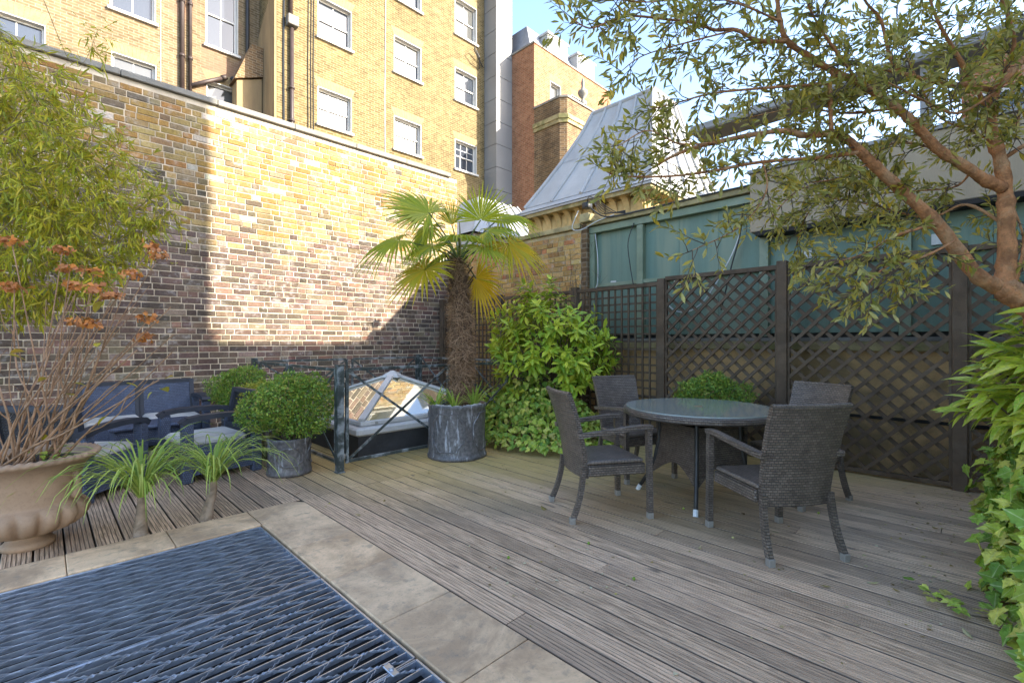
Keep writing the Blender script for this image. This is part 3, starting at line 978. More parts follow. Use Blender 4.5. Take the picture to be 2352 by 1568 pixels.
# ---- pinkish brick building on the left
Y1 = 16.6
bld1 = thing('pinkish_brick_building', 'pinkish yellow brick building with brown downpipes above the boundary wall', 'building')
W1 = [(-0.95, 0.07, 7.3, 9.2), (1.29, 2.29, 10.3, 12.2), (1.32, 2.3, 7.3, 9.12), (3.5, 4.38, 10.28, 12.3), (3.52, 4.34, 7.4, 9.22)]
m = MB()
holed_wall(m, -8, 5.0, -1, 16, Y1, W1)
m.add([(-8, Y1, 16), (5.0, Y1, 16), (5.0, Y1 + 6, 16), (-8, Y1 + 6, 16)], [(0, 1, 2, 3)])
m.build('wall', M['pink_stock_brick'], bld1)
m = MB(); m.box(-8, 4.98, Y1 + 0.5, Y1 + 6, -1, 15.9); m.build('core', M['pit'], bld1)
window(bld1, *W1[0], Y1, 2, 1, 1, 0.2); window(bld1, *W1[1], Y1, 2, 1, 1, 0.55); window(bld1, *W1[2], Y1, 2, 1, 1, 0.4)
window(bld1, *W1[3], Y1, 2, 1, 1, 0.0, meet=0.52); window(bld1, *W1[4], Y1, 1, 1, 1, 0.9)
for xx in (2.9, 3.1):
    m = MB(); m.tube([(xx, Y1 - 0.08, 16), (xx, Y1 - 0.08, 8.3)], 0.06 if xx < 3 else 0.045, 10)
    for z in (9.6, 11.2): m.tube([(xx, Y1 - 0.08, z), (xx, Y1 - 0.08, z + 0.08)], 0.08 if xx < 3 else 0.065, 10)
    p = m.build('downpipe', M['brown_iron'], bld1, True)
    if xx < 3:
        m = MB(); m.bbox(2.78, 3.05, Y1 - 0.2, Y1 - 0.01, 8.2, 8.45, 0.015); m.build('hopper', M['stone_coping'], p)
m = MB(); m.tube([(3.12, Y1 - 0.08, 8.85), (3.5, Y1 - 0.12, 9.1), (4.0, Y1 - 0.13, 9.42)], 0.06, 8); m.tube([(3.9, Y1 - 0.13, 9.36), (4.02, Y1 - 0.13, 9.44)], 0.078, 8); m.build('waste_pipe', M['brown_iron'], bld1, True)
m = MB(); m.tube([(4.62, Y1 - 0.1, 16), (4.62, Y1 - 0.1, 7.5)], 0.055, 10); m.tube([(4.16, Y1 - 0.1, 9.5), (4.4, Y1 - 0.1, 9.3), (4.55, Y1 - 0.1, 8.9)], 0.06, 8); m.build('downpipe', M['dark_iron'], bld1, True)
m = MB(); m.tube([(2.4, Y1 - 0.01, 12), (2.4, Y1 - 0.01, 8)], 0.008, 4); m.build('cable', M['plastic_box'], bld1)

# ---- grey clad duct tower
tow = thing('clad_tower', 'narrow grey panelled duct tower beside the yellow building', 'tower')
m = MB(); m.box(13.34, 14.22, 14.26, 15.0, -1, 26); m.build('core', M['dark_iron'], tow)
z = 0.0
while z < 26:
    m = MB(); m.box(13.32, 14.24, 14.24, 14.262, z + 0.01, z + 0.94); m.build('panel', M['panel_grey'], tow)
    m = MB(); m.box(13.32, 13.342, 14.264, 14.98, z + 0.01, z + 0.94); m.build('panel', M['panel_grey'], tow)
    z += 0.95

# ---- orange brick building with mansard
ob = thing('orange_brick_building', 'orange brick building with slate mansard and two dormers', 'building')
YO = 12.96
WO = [(15.25, 15.95, 10.9, 12.35), (16.7, 17.55, 10.9, 12.3)]
m = MB(); holed_wall(m, 14.24, 19.85, -1, 13.5, YO, WO)
m.add([(14.24, YO, -1), (14.24, YO, 13.5), (14.24, 22, 13.5), (14.24, 22, -1)], [(0, 1, 2, 3)])
m.add([(19.85, YO, -1), (19.85, YO, 13.5), (19.85, 22, 13.5), (19.85, 22, -1)], [(3, 2, 1, 0)])
m.build('wall', M['orange_brick'], ob)
m = MB(); m.box(14.3, 19.8, YO + 0.5, 22, -1, 13.4); m.build('core', M['pit'], ob)
window(ob, *WO[0], YO, 1, 1, 1, 0.5, sill=False); window(ob, *WO[1], YO, 1, 1, 1, 0.2, sill=False)
m = MB(); m.bbox(14.2, 19.9, YO - 0.04, YO + 0.3, 13.5, 13.58, 0.01); m.bbox(14.19, 14.5, YO + 0.3, 22, 13.5, 13.58, 0.01); m.build('parapet_coping', M['stone_coping'], ob)
m = MB()
v = [(14.45, YO + 0.35, 13.45), (19.6, YO + 0.35, 13.45), (19.6, 22, 13.45), (14.45, 22, 13.45), (14.75, YO + 0.9, 14.85), (18.9, YO + 0.9, 14.85), (18.9, 21.5, 14.85), (14.75, 21.5, 14.85)]
m.add(v, [(0, 1, 5, 4), (1, 2, 6, 5), (2, 3, 7, 6), (3, 0, 4, 7), (4, 5, 6, 7)])
m.build('mansard_roof', M['slate'], ob)
for x0 in (15.5, 17.6):
    m = MB(); m.box(x0, x0 + 1.35, YO + 0.35, YO + 1.4, 13.62, 14.62); m.box(x0 - 0.06, x0 + 1.41, YO + 0.28, YO + 1.4, 14.62, 14.72)
    d = m.build('dormer', M['lead'], ob)
    m = MB(); m.box(x0 + 0.07, x0 + 1.28, YO + 0.3, YO + 0.348, 13.66, 14.58); m.build('frame', M['white_paint'], d)
    for i in range(2):
        m = MB(); m.box(x0 + 0.13 + i * 0.57, x0 + 0.64 + i * 0.57, YO + 0.285, YO + 0.298, 13.74, 14.5); m.build('pane', M['window_blind'], d)
# projecting bay with cornice in front of it
m = MB()
bay = [(14.24, YO), (14.24, 11.62), (14.42, 11.4), (17.6, 11.4), (17.6, YO)]
m.prism(bay, -1, 9.95, 'z'); bayo = m.build('bay_wall', M['sooty_brick'], ob)
m = MB(); m.prism([(14.14, YO), (14.14, 11.58), (14.37, 11.3), (17.7, 11.3), (17.7, YO)], 9.95, 10.12, 'z'); m.prism([(14.18, YO), (14.18, 11.6), (14.39, 11.34), (17.66, 11.34), (17.66, YO)], 9.8, 9.95, 'z'); m.build('cornice', M['mossy_stone'], bayo)
m = MB(); m.prism([(14.24, YO), (14.24, 11.62), (14.42, 11.4), (17.6, 11.4), (17.6, YO), (17.4, YO), (17.4, 11.6), (14.5, 11.6), (14.44, 11.7), (14.44, YO)], 10.12, 10.78, 'z'); m.build('parapet', M['sooty_brick'], bayo)
m = MB(); m.prism([(14.2, YO), (14.2, 11.6), (14.4, 11.35), (17.65, 11.35), (17.65, 11.65), (14.52, 11.65), (14.47, 11.75), (14.47, YO)], 10.78, 10.86, 'z'); m.build('parapet_coping', M['stone_coping'], bayo)
fin = tag(MB().lathe([(0.16, 0), (0.16, 0.15), (0.07, 0.2), (0.06, 0.3), (0.17, 0.42), (0.21, 0.52), (0.19, 0.6), (0.08, 0.68), (0.06, 0.8), (0.07, 0.95), (0.035, 1.1), (0.001, 1.14)], 20).build('stone_finial', M['stone_coping'], None, True), 'stone ball finial on the bay parapet beside the lead roof', 'finial')
fin.location = (15.55, 11.48, 10.86)
# brown brick block behind the tower
m = MB(); m.box(13.9, 15.6, 17.5, 24, -1, 22); o = m.build('brown_brick_block', M['sooty_brick']); tag(o, 'strip of brown brick building behind the grey tower', 'building')

# ---- pavilion with steep lead roof and stone corbels
pav = thing('lead_roof_pavilion', 'stone pavilion with steep curved grey lead roof and corbel table', 'building')
BX0, BX1, BY0, BY1, BZ = 8.5, 12.6, 4.6, 8.4, 4.5
TX0, TX1, TY0, TY1, TZ = 10.0, 11.15, 5.38, 7.06, 7.12
m = MB(); m.box(BX0 + 0.35, BX1 - 0.3, BY0 + 0.35, BY1 - 0.3, -1, 4.35); m.build('wall', M['yellow_stone'], pav)
m = MB(); m.box(BX0 + 0.06, BX1, BY0 + 0.06, BY1, 4.362, 4.445); m.build('cornice', M['mossy_stone'], pav)
m = MB(); m.box(BX0 + 0.02, BX1, BY0 + 0.02, BY1, 4.447, 4.492); m.build('gutter', M['lead'], pav)
def ring(h):
    # ring of the roof at height fraction h; swept out at the foot
    t = 1 - (1 - h) ** 1.55
    t = 0.13 + 0.87 * (1 - (1 - (h - 0.06) / 0.94) ** 1.18) if h > 0.06 else 0.13 * h / 0.06
    return (BX0 + (TX0 - BX0) * t, BX1 + (TX1 - BX1) * t, BY0 + (TY0 - BY0) * t, BY1 + (TY1 - BY1) * t, BZ + (TZ - BZ) * h)
hs = [0, 0.03, 0.06, 0.12, 0.2, 0.3, 0.42, 0.55, 0.7, 0.85, 1.0]
m = MB()
for h0, h1 in zip(hs[:-1], hs[1:]):
    a, c = ring(h0), ring(h1)
    q = lambda r: [(r[0], r[2], r[4]), (r[1], r[2], r[4]), (r[1], r[3], r[4]), (r[0], r[3], r[4])]
    m.add(q(a) + q(c), [(0, 1, 5, 4), (1, 2, 6, 5), (2, 3, 7, 6), (3, 0, 4, 7)])
t = ring(1.0); m.add([(t[0], t[2], t[4]), (t[1], t[2], t[4]), (t[1], t[3], t[4]), (t[0], t[3], t[4])], [(0, 1, 2, 3)])
lr = m.build('lead_roof', M['lead'], pav)
def roofpt(side, u, h, lift=0.0):
    r = ring(h)
    if side == 'x': return Vector((r[0] - lift * 0.8, r[2] + (r[3] - r[2]) * u, r[4] + lift * 0.5))
    return Vector((r[0] + (r[1] - r[0]) * u, r[2] - lift * 0.8, r[4] + lift * 0.5))
for side, nseam in (('x', 4), ('y', 5)):
    for i in range(nseam):
        for (ha, hb) in ((0.062, 0.5), (0.5, 1.0)):
            m = MB()
            hh = [ha + (hb - ha) * k / 6 for k in range(7)]
            u0, u1 = i / nseam + 0.004, (i + 1) / nseam - 0.004
            vs = [roofpt(side, u0, h, 0.012 + (0.008 if hb > 0.6 else 0)) for h in hh] + [roofpt(side, u1, h, 0.012 + (0.008 if hb > 0.6 else 0)) for h in hh]
            m.add(vs, [(k, k + 7, k + 8, k + 1) for k in range(6)])
            m.build('lead_sheet', M['lead'], lr)
    for i in range(nseam + 1):
        m = MB()
        m.tube([roofpt(side, min(0.999, i / nseam), h, 0.03) for h in [0.062, 0.1, 0.16, 0.25, 0.35, 0.5, 0.65, 0.8, 1.0]], 0.032 if i % 2 else 0.045, 8)
        m.build('roll', M['lead'], lr)
m = MB(); m.box(BX0 + 0.3, BX0 + 0.45, 6.35, 6.9, 4.49, 4.56); m.build('flashing', M['lead'], lr)
m = MB()
for a, c in (((TX0, TY0), (TX1, TY0)), ((TX0, TY0), (TX0, TY1)), ((TX1, TY0), (TX1, TY1)), ((TX0, TY1), (TX1, TY1))):
    m.tube([(a[0], a[1], TZ + 0.01), (c[0], c[1], TZ + 0.01)], 0.06, 8)
m.build('ridge_roll', M['lead'], lr)
def corbel():
    m = MB()
    pr = [(0, 0), (0, 0.42), (-0.26, 0.42)] + [(-0.26 + 0.24 * math.sin(a) * 1.0, 0.42 - 0.0 - 0.36 * (1 - math.cos(a))) for a in [PI / 2 * k / 6 for k in range(1, 7)]]
    m.prism(pr, -0.07, 0.07, 'y')
    return m.mesh('corbel')
CB = corbel(); CB.materials.append(M['yellow_stone'])
n = 11
for i in range(n):
    o = bpy.data.objects.new('corbel', CB); COL.objects.link(o); o.parent = pav
    o.location = (BX0 + 0.36, BY0 + 0.45 + i * (BY1 - BY0 - 0.7) / (n - 1), 3.94)
n = 13
for i in range(n):
    o = bpy.data.objects.new('corbel', CB); COL.objects.link(o); o.parent = pav
    o.location = (BX0 + 0.5 + i * (BX1 - BX0 - 0.8) / (n - 1), BY0 + 0.36, 3.94); o.rotation_euler = (0, 0, PI / 2)
m = MB(); m.box(BX0 + 0.2, BX1, BY0 + 0.2, BY1, 3.8, 3.93); m.build('string_course', M['yellow_stone'], pav)

# smaller bright lead roof further left, behind the palm
p2 = thing('small_lead_roof', 'small bright lead dormer roof behind the palm fronds', 'roof', (10.2, 11.0, 0))
m = MB(); m.box(-1.6, 1.2, -0.9, 0.9, -1, 4.35); m.build('wall', M['white_paint'], p2)
m = MB()
v = [(-1.8, -1.1, 4.35), (1.4, -1.1, 4.35), (1.4, 1.1, 4.35), (-1.8, 1.1, 4.35), (-1.0, -0.4, 5.6), (0.6, -0.4, 5.6), (0.6, 0.4, 5.6), (-1.0, 0.4, 5.6)]
m.add(v, [(0, 1, 5, 4), (1, 2, 6, 5), (2, 3, 7, 6), (3, 0, 4, 7), (4, 5, 6, 7)]); rr = m.build('roof', M['lead'], p2)
for i in range(6):
    m = MB(); m.tube([(-1.8 + 3.2 * i / 5, -1.12, 4.37), (-1.0 + 1.6 * i / 5, -0.42, 5.62)], 0.03, 6); m.build('roll', M['lead'], rr)

# ================================================================== GREEN HOARDING ON THE RIGHT
HX = 6.14
hd = thing('green_hoarding', 'dark green boarded timber screen above the low wall', 'screen')
m = MB(); m.box(HX + 0.12, HX + 0.16, -3.4, 4.38, 1.295, 3.1); m.build('backing', M['dark_wood'], hd)
posts = [4.36, 3.52, 1.86, 0.55, -0.7, -2.0]
for i, y in enumerate(posts):
    m = MB(); m.bbox(HX, HX + 0.1, y - 0.05, y + 0.05, 1.36, 2.998, 0.004); m.build('post', M['green_frame'], hd)
for y0, y1 in zip(posts[1:], posts[:-1]):
    w = y1 - y0 - 0.1
    n = max(1, round(w / 0.62))
    for i in range(n):
        m = MB(); m.box(HX + 0.085, HX + 0.118, y0 + 0.05 + w * i / n + 0.0015, y0 + 0.05 + w * (i + 1) / n - 0.0015, 1.4, 3.0); m.build('panel', M['green_board'], hd)
m = MB(); m.bbox(HX - 0.012, HX + 0.1, 1.9, 4.42, 3.0, 3.1, 0.004); m.build('top_beam', M['green_frame'], hd)
m = MB(); m.bbox(HX - 0.07, HX + 0.2, 1.8, 4.42, 3.11, 3.16, 0.004); m.bbox(HX - 0.05, HX + 0.2, 1.8, 4.42, 3.16, 3.2, 0.003); m.build('gutter_board', M['mossy_stone'], hd)
m = MB(); m.box(HX + 0.02, HX + 0.084, -3.3, 4.3, 2.15, 2.2); m.build('rail', M['green_frame'], hd)
# low rendered wall with ledge
b = MB(); b.box(HX - 0.02, HX + 0.35, -3.4, 4.38, -0.12, 1.2)
lw = tag(b.build('low_wall', M['render_wall']), 'stained brown rendered low wall behind the trellis', 'wall')
m = MB(); m.bbox(HX - 0.12, HX + 0.36, -3.4, 4.38, 1.2, 1.31, 0.01); m.build('ledge', M['mossy_stone'], lw)
m = MB(); m.box(HX - 0.125, HX - 0.02, -3.4, 4.38, 1.303, 1.345); m.build('ledge_trim', M['stone_coping'], lw)
m = MB(); m.box(HX - 0.045, HX - 0.021, -3.4, 4.38, 0.5, 0.53); m.build('joint_strip', M['dark_wood'], lw)
# cream fascia and the flat-roofed block behind it
m = MB(); m.bbox(HX - 0.14, HX + 0.55, -4.0, 1.97, 2.6, 3.3, 0.01)
cf = tag(m.build('cream_fascia', M['cream_panel']), 'cream painted boxed fascia behind the olive branches', 'fascia')
m = MB(); m.box(HX - 0.16, HX + 0.5, -4.0, 1.9, 2.55, 2.598); m.build('soffit', M['dark_wood'], cf)
m = MB(); m.box(HX - 0.17, HX + 0.6, -4.0, 1.99, 3.302, 3.34); m.build('flashing', M['grey_roof'], cf)
blk = thing('flat_canopy', 'thin grey flat canopy on posts behind the olive tree', 'canopy')
m = MB(); m.bbox(7.75, 8.3, -2.6, 3.5, 4.8, 4.93, 0.02); m.build('roof_edge', M['grey_roof'], blk)
for y in (0.5, -1.0, -2.3):
    m = MB(); m.bbox(7.9, 8.02, y - 0.06, y + 0.06, -1, 4.8, 0.006); m.build('post', M['grey_roof'], blk)
pw_ = thing('pale_parapet_house', 'pale rendered low house beyond the canopy', 'building')
m = MB(); m.box(11.2, 13.3, -2.6, 3.4, -1, 4.35); m.build('wall', M['cream_panel'], pw_)
m = MB(); m.box(11.1, 13.4, -2.65, 3.5, 4.35, 4.45); m.build('coping', M['stone_coping'], pw_)
ob2 = thing('far_orange_house', 'orange brick gable glimpsed through the olive leaves at the right', 'building')
m = MB(); m.box(13.5, 18, -2.6, 0.3, -1, 7.2); m.build('wall', M['orange_brick'], ob2)
m = MB(); m.box(13.4, 18.1, -2.65, 0.36, 7.2, 7.33); m.build('coping', M['stone_coping'], ob2)
for i in range(2):
    m = MB(); m.box(13.42, 13.5, -2.3 + i * 1.5, -1.4 + i * 1.5, 4.9, 6.3); w = m.build('window', M['white_paint'], ob2)
    m = MB(); m.box(13.4, 13.418, -2.22 + i * 1.5, -1.48 + i * 1.5, 4.98, 6.22); m.build('pane', M['window_glass'], w)

# ================================================================== HOUSES BEHIND THE VIEWER (unseen, shaped to keep the sun off the deck)
hs_ = thing('neighbouring_house', 'tall white unseen house behind the viewer, shaped to shade the terrace', 'building')
m = MB(); m.box(4.0, 7.47, -5.5, -2.76, -1, 11.2); m.build('wall', M['house_wall'], hs_)
m = MB(); m.box(0.6, 3.998, -5.2, -2.8, -1, 5.6); m.build('low_shade_block', M['house_wall'], hs_)  # unseen low block added to keep the grating and left deck shaded
m = MB(); m.box(4.02, 7.44, -5.45, -2.8, 11.2, 11.3); m.build('roof', M['slate'], hs_)
for i in range(2):
    for j in range(3):
        m = MB(); m.box(4.4 + i * 1.6, 5.2 + i * 1.6, -2.76, -2.72, 1.2 + j * 3.2, 2.9 + j * 3.2); w = m.build('window', M['white_paint'], hs_)
        m = MB(); m.box(4.48 + i * 1.6, 5.12 + i * 1.6, -2.719, -2.71, 1.28 + j * 3.2, 2.82 + j * 3.2); m.build('pane', M['window_glass'], w)
wg = thing('low_wing', 'lower flat roofed wing beside the tall house behind the viewer', 'building')
m = MB(); m.box(7.5, 13.4, -5.5, -2.76, -1, 6.95); m.build('wall', M['house_wall'], wg)
m = MB(); m.box(7.5, 13.4, -5.5, -2.76, 6.955, 7.05); m.build('roof', M['slate'], wg)

# ================================================================== TRELLIS
TX = 5.68
def trellis_panel(label, y0, y1, z0, z1, diamond, post=True, pitch=0.168):
    tr = thing('trellis_panel', label, 'trellis', (TX, 0, 0), 0, 'dark trellis panels along the right side')
    if post:
        m = MB(); m.bbox(-0.05, 0.05, y0 - 0.05, y0 + 0.05, -0.02, z1 + 0.05, 0.005); m.build('post', M['trellis_wood'], tr)
    a, c = y0 + 0.052, y1 - 0.052
    m = MB(); m.bbox(-0.03, 0.03, a, c, z1 - 0.04, z1 + 0.012, 0.004); m.build('top_rail', M['trellis_wood'], tr)
    m = MB(); m.bbox(-0.025, 0.025, a, c, z0, z0 + 0.04, 0.004); m.build('bottom_rail', M['trellis_wood'], tr)
    lo, hi = z0 + 0.04, z1 - 0.04
    W, H = c - a, hi - lo
    if diamond:
        for e in (a, c - 0.02):
            m = MB(); m.box(-0.02, 0.0225, e, e + 0.02, lo, hi); m.build('batten', M['trellis_wood'], tr)
        n = int((W + H) / pitch) + 1
        for sgn, xo in ((1, -0.0115), (-1, 0.0115)):
            for i in range(1, n):
                s = i * pitch - (0.05 if sgn > 0 else 0.0)
                # line: y' + z' = s   (or mirrored)
                y_a, z_a = (min(s, W), max(0, s - W))
                y_b, z_b = (max(0, s - H), min(s, H))
                if abs(y_a - y_b) < 0.04: continue
                pa = (xo, (a + y_a) if sgn > 0 else (c - y_a), lo + z_a)
                pb = (xo, (a + y_b) if sgn > 0 else (c - y_b), lo + z_b)
                m = MB(); m.bar(pa, pb, 0.02, 0.032, (0, 0, 1) if False else (1, 0, 0))
                # bar(): width across, height along 'up'; up = x so 0.032 must lie in the plane
                m2 = MB(); m2.bar(pa, pb, 0.034, 0.021, (1, 0, 0)); m2.build('slat', M['trellis_wood'], tr)
    else:
        n = round(W / 0.105)
        for i in range(n + 1):
            y = a + (W - 0.024) * i / n
            m = MB(); m.box(-0.02, 0.0, y, y + 0.024, lo, hi); m.build('slat', M['trellis_wood'], tr)
        n = round(H / 0.105)
        for i in range(1, n):
            z = lo + H * i / n
            m = MB(); m.box(0.0005, 0.021, a, c, z - 0.012, z + 0.012); m.build('slat', M['trellis_wood'], tr)
    return tr
ZT = 2.12
t1 = trellis_panel('diamond trellis panel at the far right, half behind the spotted bush', -1.26, 0.137, 0.02, ZT, True)
t2 = trellis_panel('diamond trellis panel behind the right-hand chairs', 0.137, 1.53, 0.02, ZT, True)
t3 = trellis_panel('diamond trellis panel behind the round table', 1.53, 2.93, 0.02, ZT, True)
t4 = trellis_panel('square grid trellis panel between the bush and the diamond panels', 2.93, 4.33, 0.02, ZT - 0.06, False)
t5 = trellis_panel('square grid trellis panel hidden behind the green bush', 4.33, 5.95, 0.02, ZT - 0.06, False)
t6 = trellis_panel('square grid trellis panel in the corner behind the palm', 5.95, 7.62, 0.02, ZT - 0.06, False)
m = MB(); m.bbox(-0.05, 0.05, 7.59, 7.69, -0.02, ZT + 0.02, 0.005); m.build('post', M['trellis_wood'], t6)

# ================================================================== SKYLIGHT
SX0, SX1, SY0, SY1 = 2.42, 4.55, 4.8, 6.93
sl = thing('pyramid_skylight', 'pyramid glass skylight on a dark kerb inside the railing', 'skylight')
m = MB(); m.box(SX0 + 0.03, SX1 - 0.03, SY0 + 0.03, SY1 - 0.03, 0.003, 0.255); m.build('kerb', M['felt'], sl)
m = MB(); m.bbox(SX0, SX1, SY0, SY1, 0.257, 0.345, 0.02); m.build('kerb_trim', M['alu'], sl)
e = 0.09
m = MB(); m.bbox(SX0 + e, SX1 - e, SY0 + e, SY1 - e, 0.347, 0.405, 0.012); fr = m.build('glazing_frame', M['alu'], sl)
bx0, bx1, by0, by1, bz = SX0 + e + 0.02, SX1 - e - 0.02, SY0 + e + 0.02, SY1 - e - 0.02, 0.408
ap = Vector(((SX0 + SX1) / 2, (SY0 + SY1) / 2, 0.84))
cs = [Vector((bx0, by0, bz)), Vector((bx1, by0, bz)), Vector((bx1, by1, bz)), Vector((bx0, by1, bz))]
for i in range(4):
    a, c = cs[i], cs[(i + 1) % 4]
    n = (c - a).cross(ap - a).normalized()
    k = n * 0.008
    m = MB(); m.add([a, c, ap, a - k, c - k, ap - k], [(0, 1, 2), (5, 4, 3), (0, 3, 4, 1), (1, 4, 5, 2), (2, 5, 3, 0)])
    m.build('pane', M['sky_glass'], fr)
for i in range(4):
    m = MB(); d = (ap - cs[i]).normalized()
    m.bar(cs[i] + Vector((0, 0, 0.012)), ap + Vector((0, 0, 0.012)), 0.075, 0.03, (0, 0, 1)); m.build('hip_bar', M['alu'], fr)
m = MB(); m.lathe([(0.16, -0.055), (0.145, -0.02), (0.03, 0.035), (0.0005, 0.04)], 4, (ap.x, ap.y, ap.z + 0.015), a0=0.0); m.build('apex_cap', M['alu'], fr)
for xx in (SX0 + 0.28, SX1 - 0.4):
    m = MB(); m.tube([(xx, SY0 + e - 0.014, 0.376), (xx, SY0 + e - 0.0, 0.376)], 0.016, 8); m.build('bolt', M['cap_metal'], fr)

# ================================================================== RAILINGS ROUND THE SKYLIGHT
RZ = 1.02
def rail_post(label, x, y, h=1.06):
    m = MB(); m.bbox(-0.034, 0.034, -0.034, 0.034, 0, h, 0.004)
    o = m.build('railing_post', M['green_iron']); tag(o, label, 'post', 'railing posts round the skylight'); o.location = (x, y, 0)
    m = MB(); m.bbox(-0.038, 0.038, -0.038, 0.038, h, h + 0.012, 0.003); m.build('cap', M['green_iron'], o)
    m = MB(); m.box(-0.042, 0.042, -0.042, 0.042, 0.001, 0.012); m.build('base_plate', M['green_iron'], o)
    return o
RX0, RX1, RY0, RY1 = 2.09, 4.78, 4.51, 7.15
rail_post('paint-chipped green iron post nearest the box bush', RX0, RY0)
rail_post('iron railing post at the far left by the brick wall', RX0, RY1)
rail_post('iron railing post at the far right in front of the trellis corner', RX1, RY1)
rail_post('iron railing post at the right end behind the palm pot', RX1, RY0)
def rail_panel(label, p, q):
    p, q = Vector((*p, 0)), Vector((*q, 0))
    d = (q - p); L = d.length; d.normalize()
    o = thing('skylight_railing', label, 'railing', p, math.atan2(d.y, d.x), 'cross-braced railing panels')
    a, c = 0.075, L - 0.02
    for x in (a, c):
        m = MB(); m.bbox(x - 0.016, x + 0.016, -0.016, 0.016, 0.08, RZ, 0.003); m.build('upright', M['green_iron'], o)
    for z, n in ((RZ - 0.002, 'top_rail'), (0.1, 'bottom_rail')):
        m = MB(); m.bbox(a + 0.016, c - 0.016, -0.014, 0.014, z - 0.016, z + 0.016, 0.003); m.build(n, M['green_iron'], o)
    m = MB(); m.bar((a + 0.02, -0.004, 0.12), (c - 0.02, -0.004, RZ - 0.02), 0.008, 0.026, (0, 0, 1)); m.build('brace', M['green_iron'], o)
    m = MB(); m.bar((a + 0.02, 0.005, RZ - 0.02), (c - 0.02, 0.005, 0.12), 0.008, 0.026, (0, 0, 1)); m.build('brace', M['green_iron'], o)
    m = MB(); m.tube([((a + c) / 2, -0.014, (RZ + 0.1) / 2), ((a + c) / 2, 0.014, (RZ + 0.1) / 2)], 0.022, 10); m.build('boss', M['green_iron'], o)
    for z in (0.16, RZ - 0.1):
        m = MB(); m.tube([(0.034, 0, z), (a - 0.016, 0, z)], 0.012, 8); m.tube([(0.052, 0, z - 0.03), (0.052, 0, z + 0.02)], 0.008, 6); m.build('hinge', M['cap_metal'], o)
    return o
midx = RX0 + 1.36
rail_panel('cross-braced railing gate in front of the skylight', (RX0, RY0), (midx, RY0))
rail_panel('cross-braced railing panel behind the palm pot', (midx, RY0), (RX1 - 0.03, RY0))
midy = (RY0 + RY1) / 2
rail_panel('side railing panel next to the front box bush', (RX0, RY0), (RX0, midy))
rail_panel('side railing panel running back towards the brick wall', (RX0, midy), (RX0, RY1 - 0.03))
rail_panel('rear left railing panel along the brick wall', (RX0, RY1), (midx, RY1))
rail_panel('rear right railing panel along the brick wall', (midx, RY1), (RX1 - 0.03, RY1))
rail_panel('right-hand railing panel near the trellis corner', (RX1, RY1), (RX1, midy))
rail_panel('right-hand railing panel beside the green bush', (RX1, midy), (RX1, RY0 + 0.03))

# ================================================================== DINING CHAIRS
def curved_panel(m, prof, wf, depth_fn, th, ny=10):
    """panel across y: prof = list of (x, z); wf(z)->half width; curved in plan by depth_fn(s); thickness th"""
    o = len(m.v)
    nz = len(prof)
    for side in (0, 1):
        for i, (x, z) in enumerate(prof):
            hw = wf(z)
            for j in range(ny + 1):
                s = -1 + 2 * j / ny
                m.v.append((x + depth_fn(s) + (th if side else 0), s * hw, z))
    def id(sd, i, j): return o + sd * nz * (ny + 1) + i * (ny + 1) + j
    for i in range(nz - 1):
        for j in range(ny):
            m.f.append((id(1, i, j), id(1, i, j + 1), id(1, i + 1, j + 1), id(1, i + 1, j)))
            m.f.append((id(0, i, j + 1), id(0, i, j), id(0, i + 1, j), id(0, i + 1, j + 1)))
    for j in range(ny):
        m.f.append((id(0, 0, j), id(0, 0, j + 1), id(1, 0, j + 1), id(1, 0, j)))
        m.f.append((id(0, nz - 1, j + 1), id(0, nz - 1, j), id(1, nz - 1, j), id(1, nz - 1, j + 1)))
    for i in range(nz - 1):
        m.f.append((id(0, i, 0), id(1, i, 0), id(1, i + 1, 0), id(0, i + 1, 0)))
        m.f.append((id(1, i, ny), id(0, i, ny), id(0, i + 1, ny), id(1, i + 1, ny)))
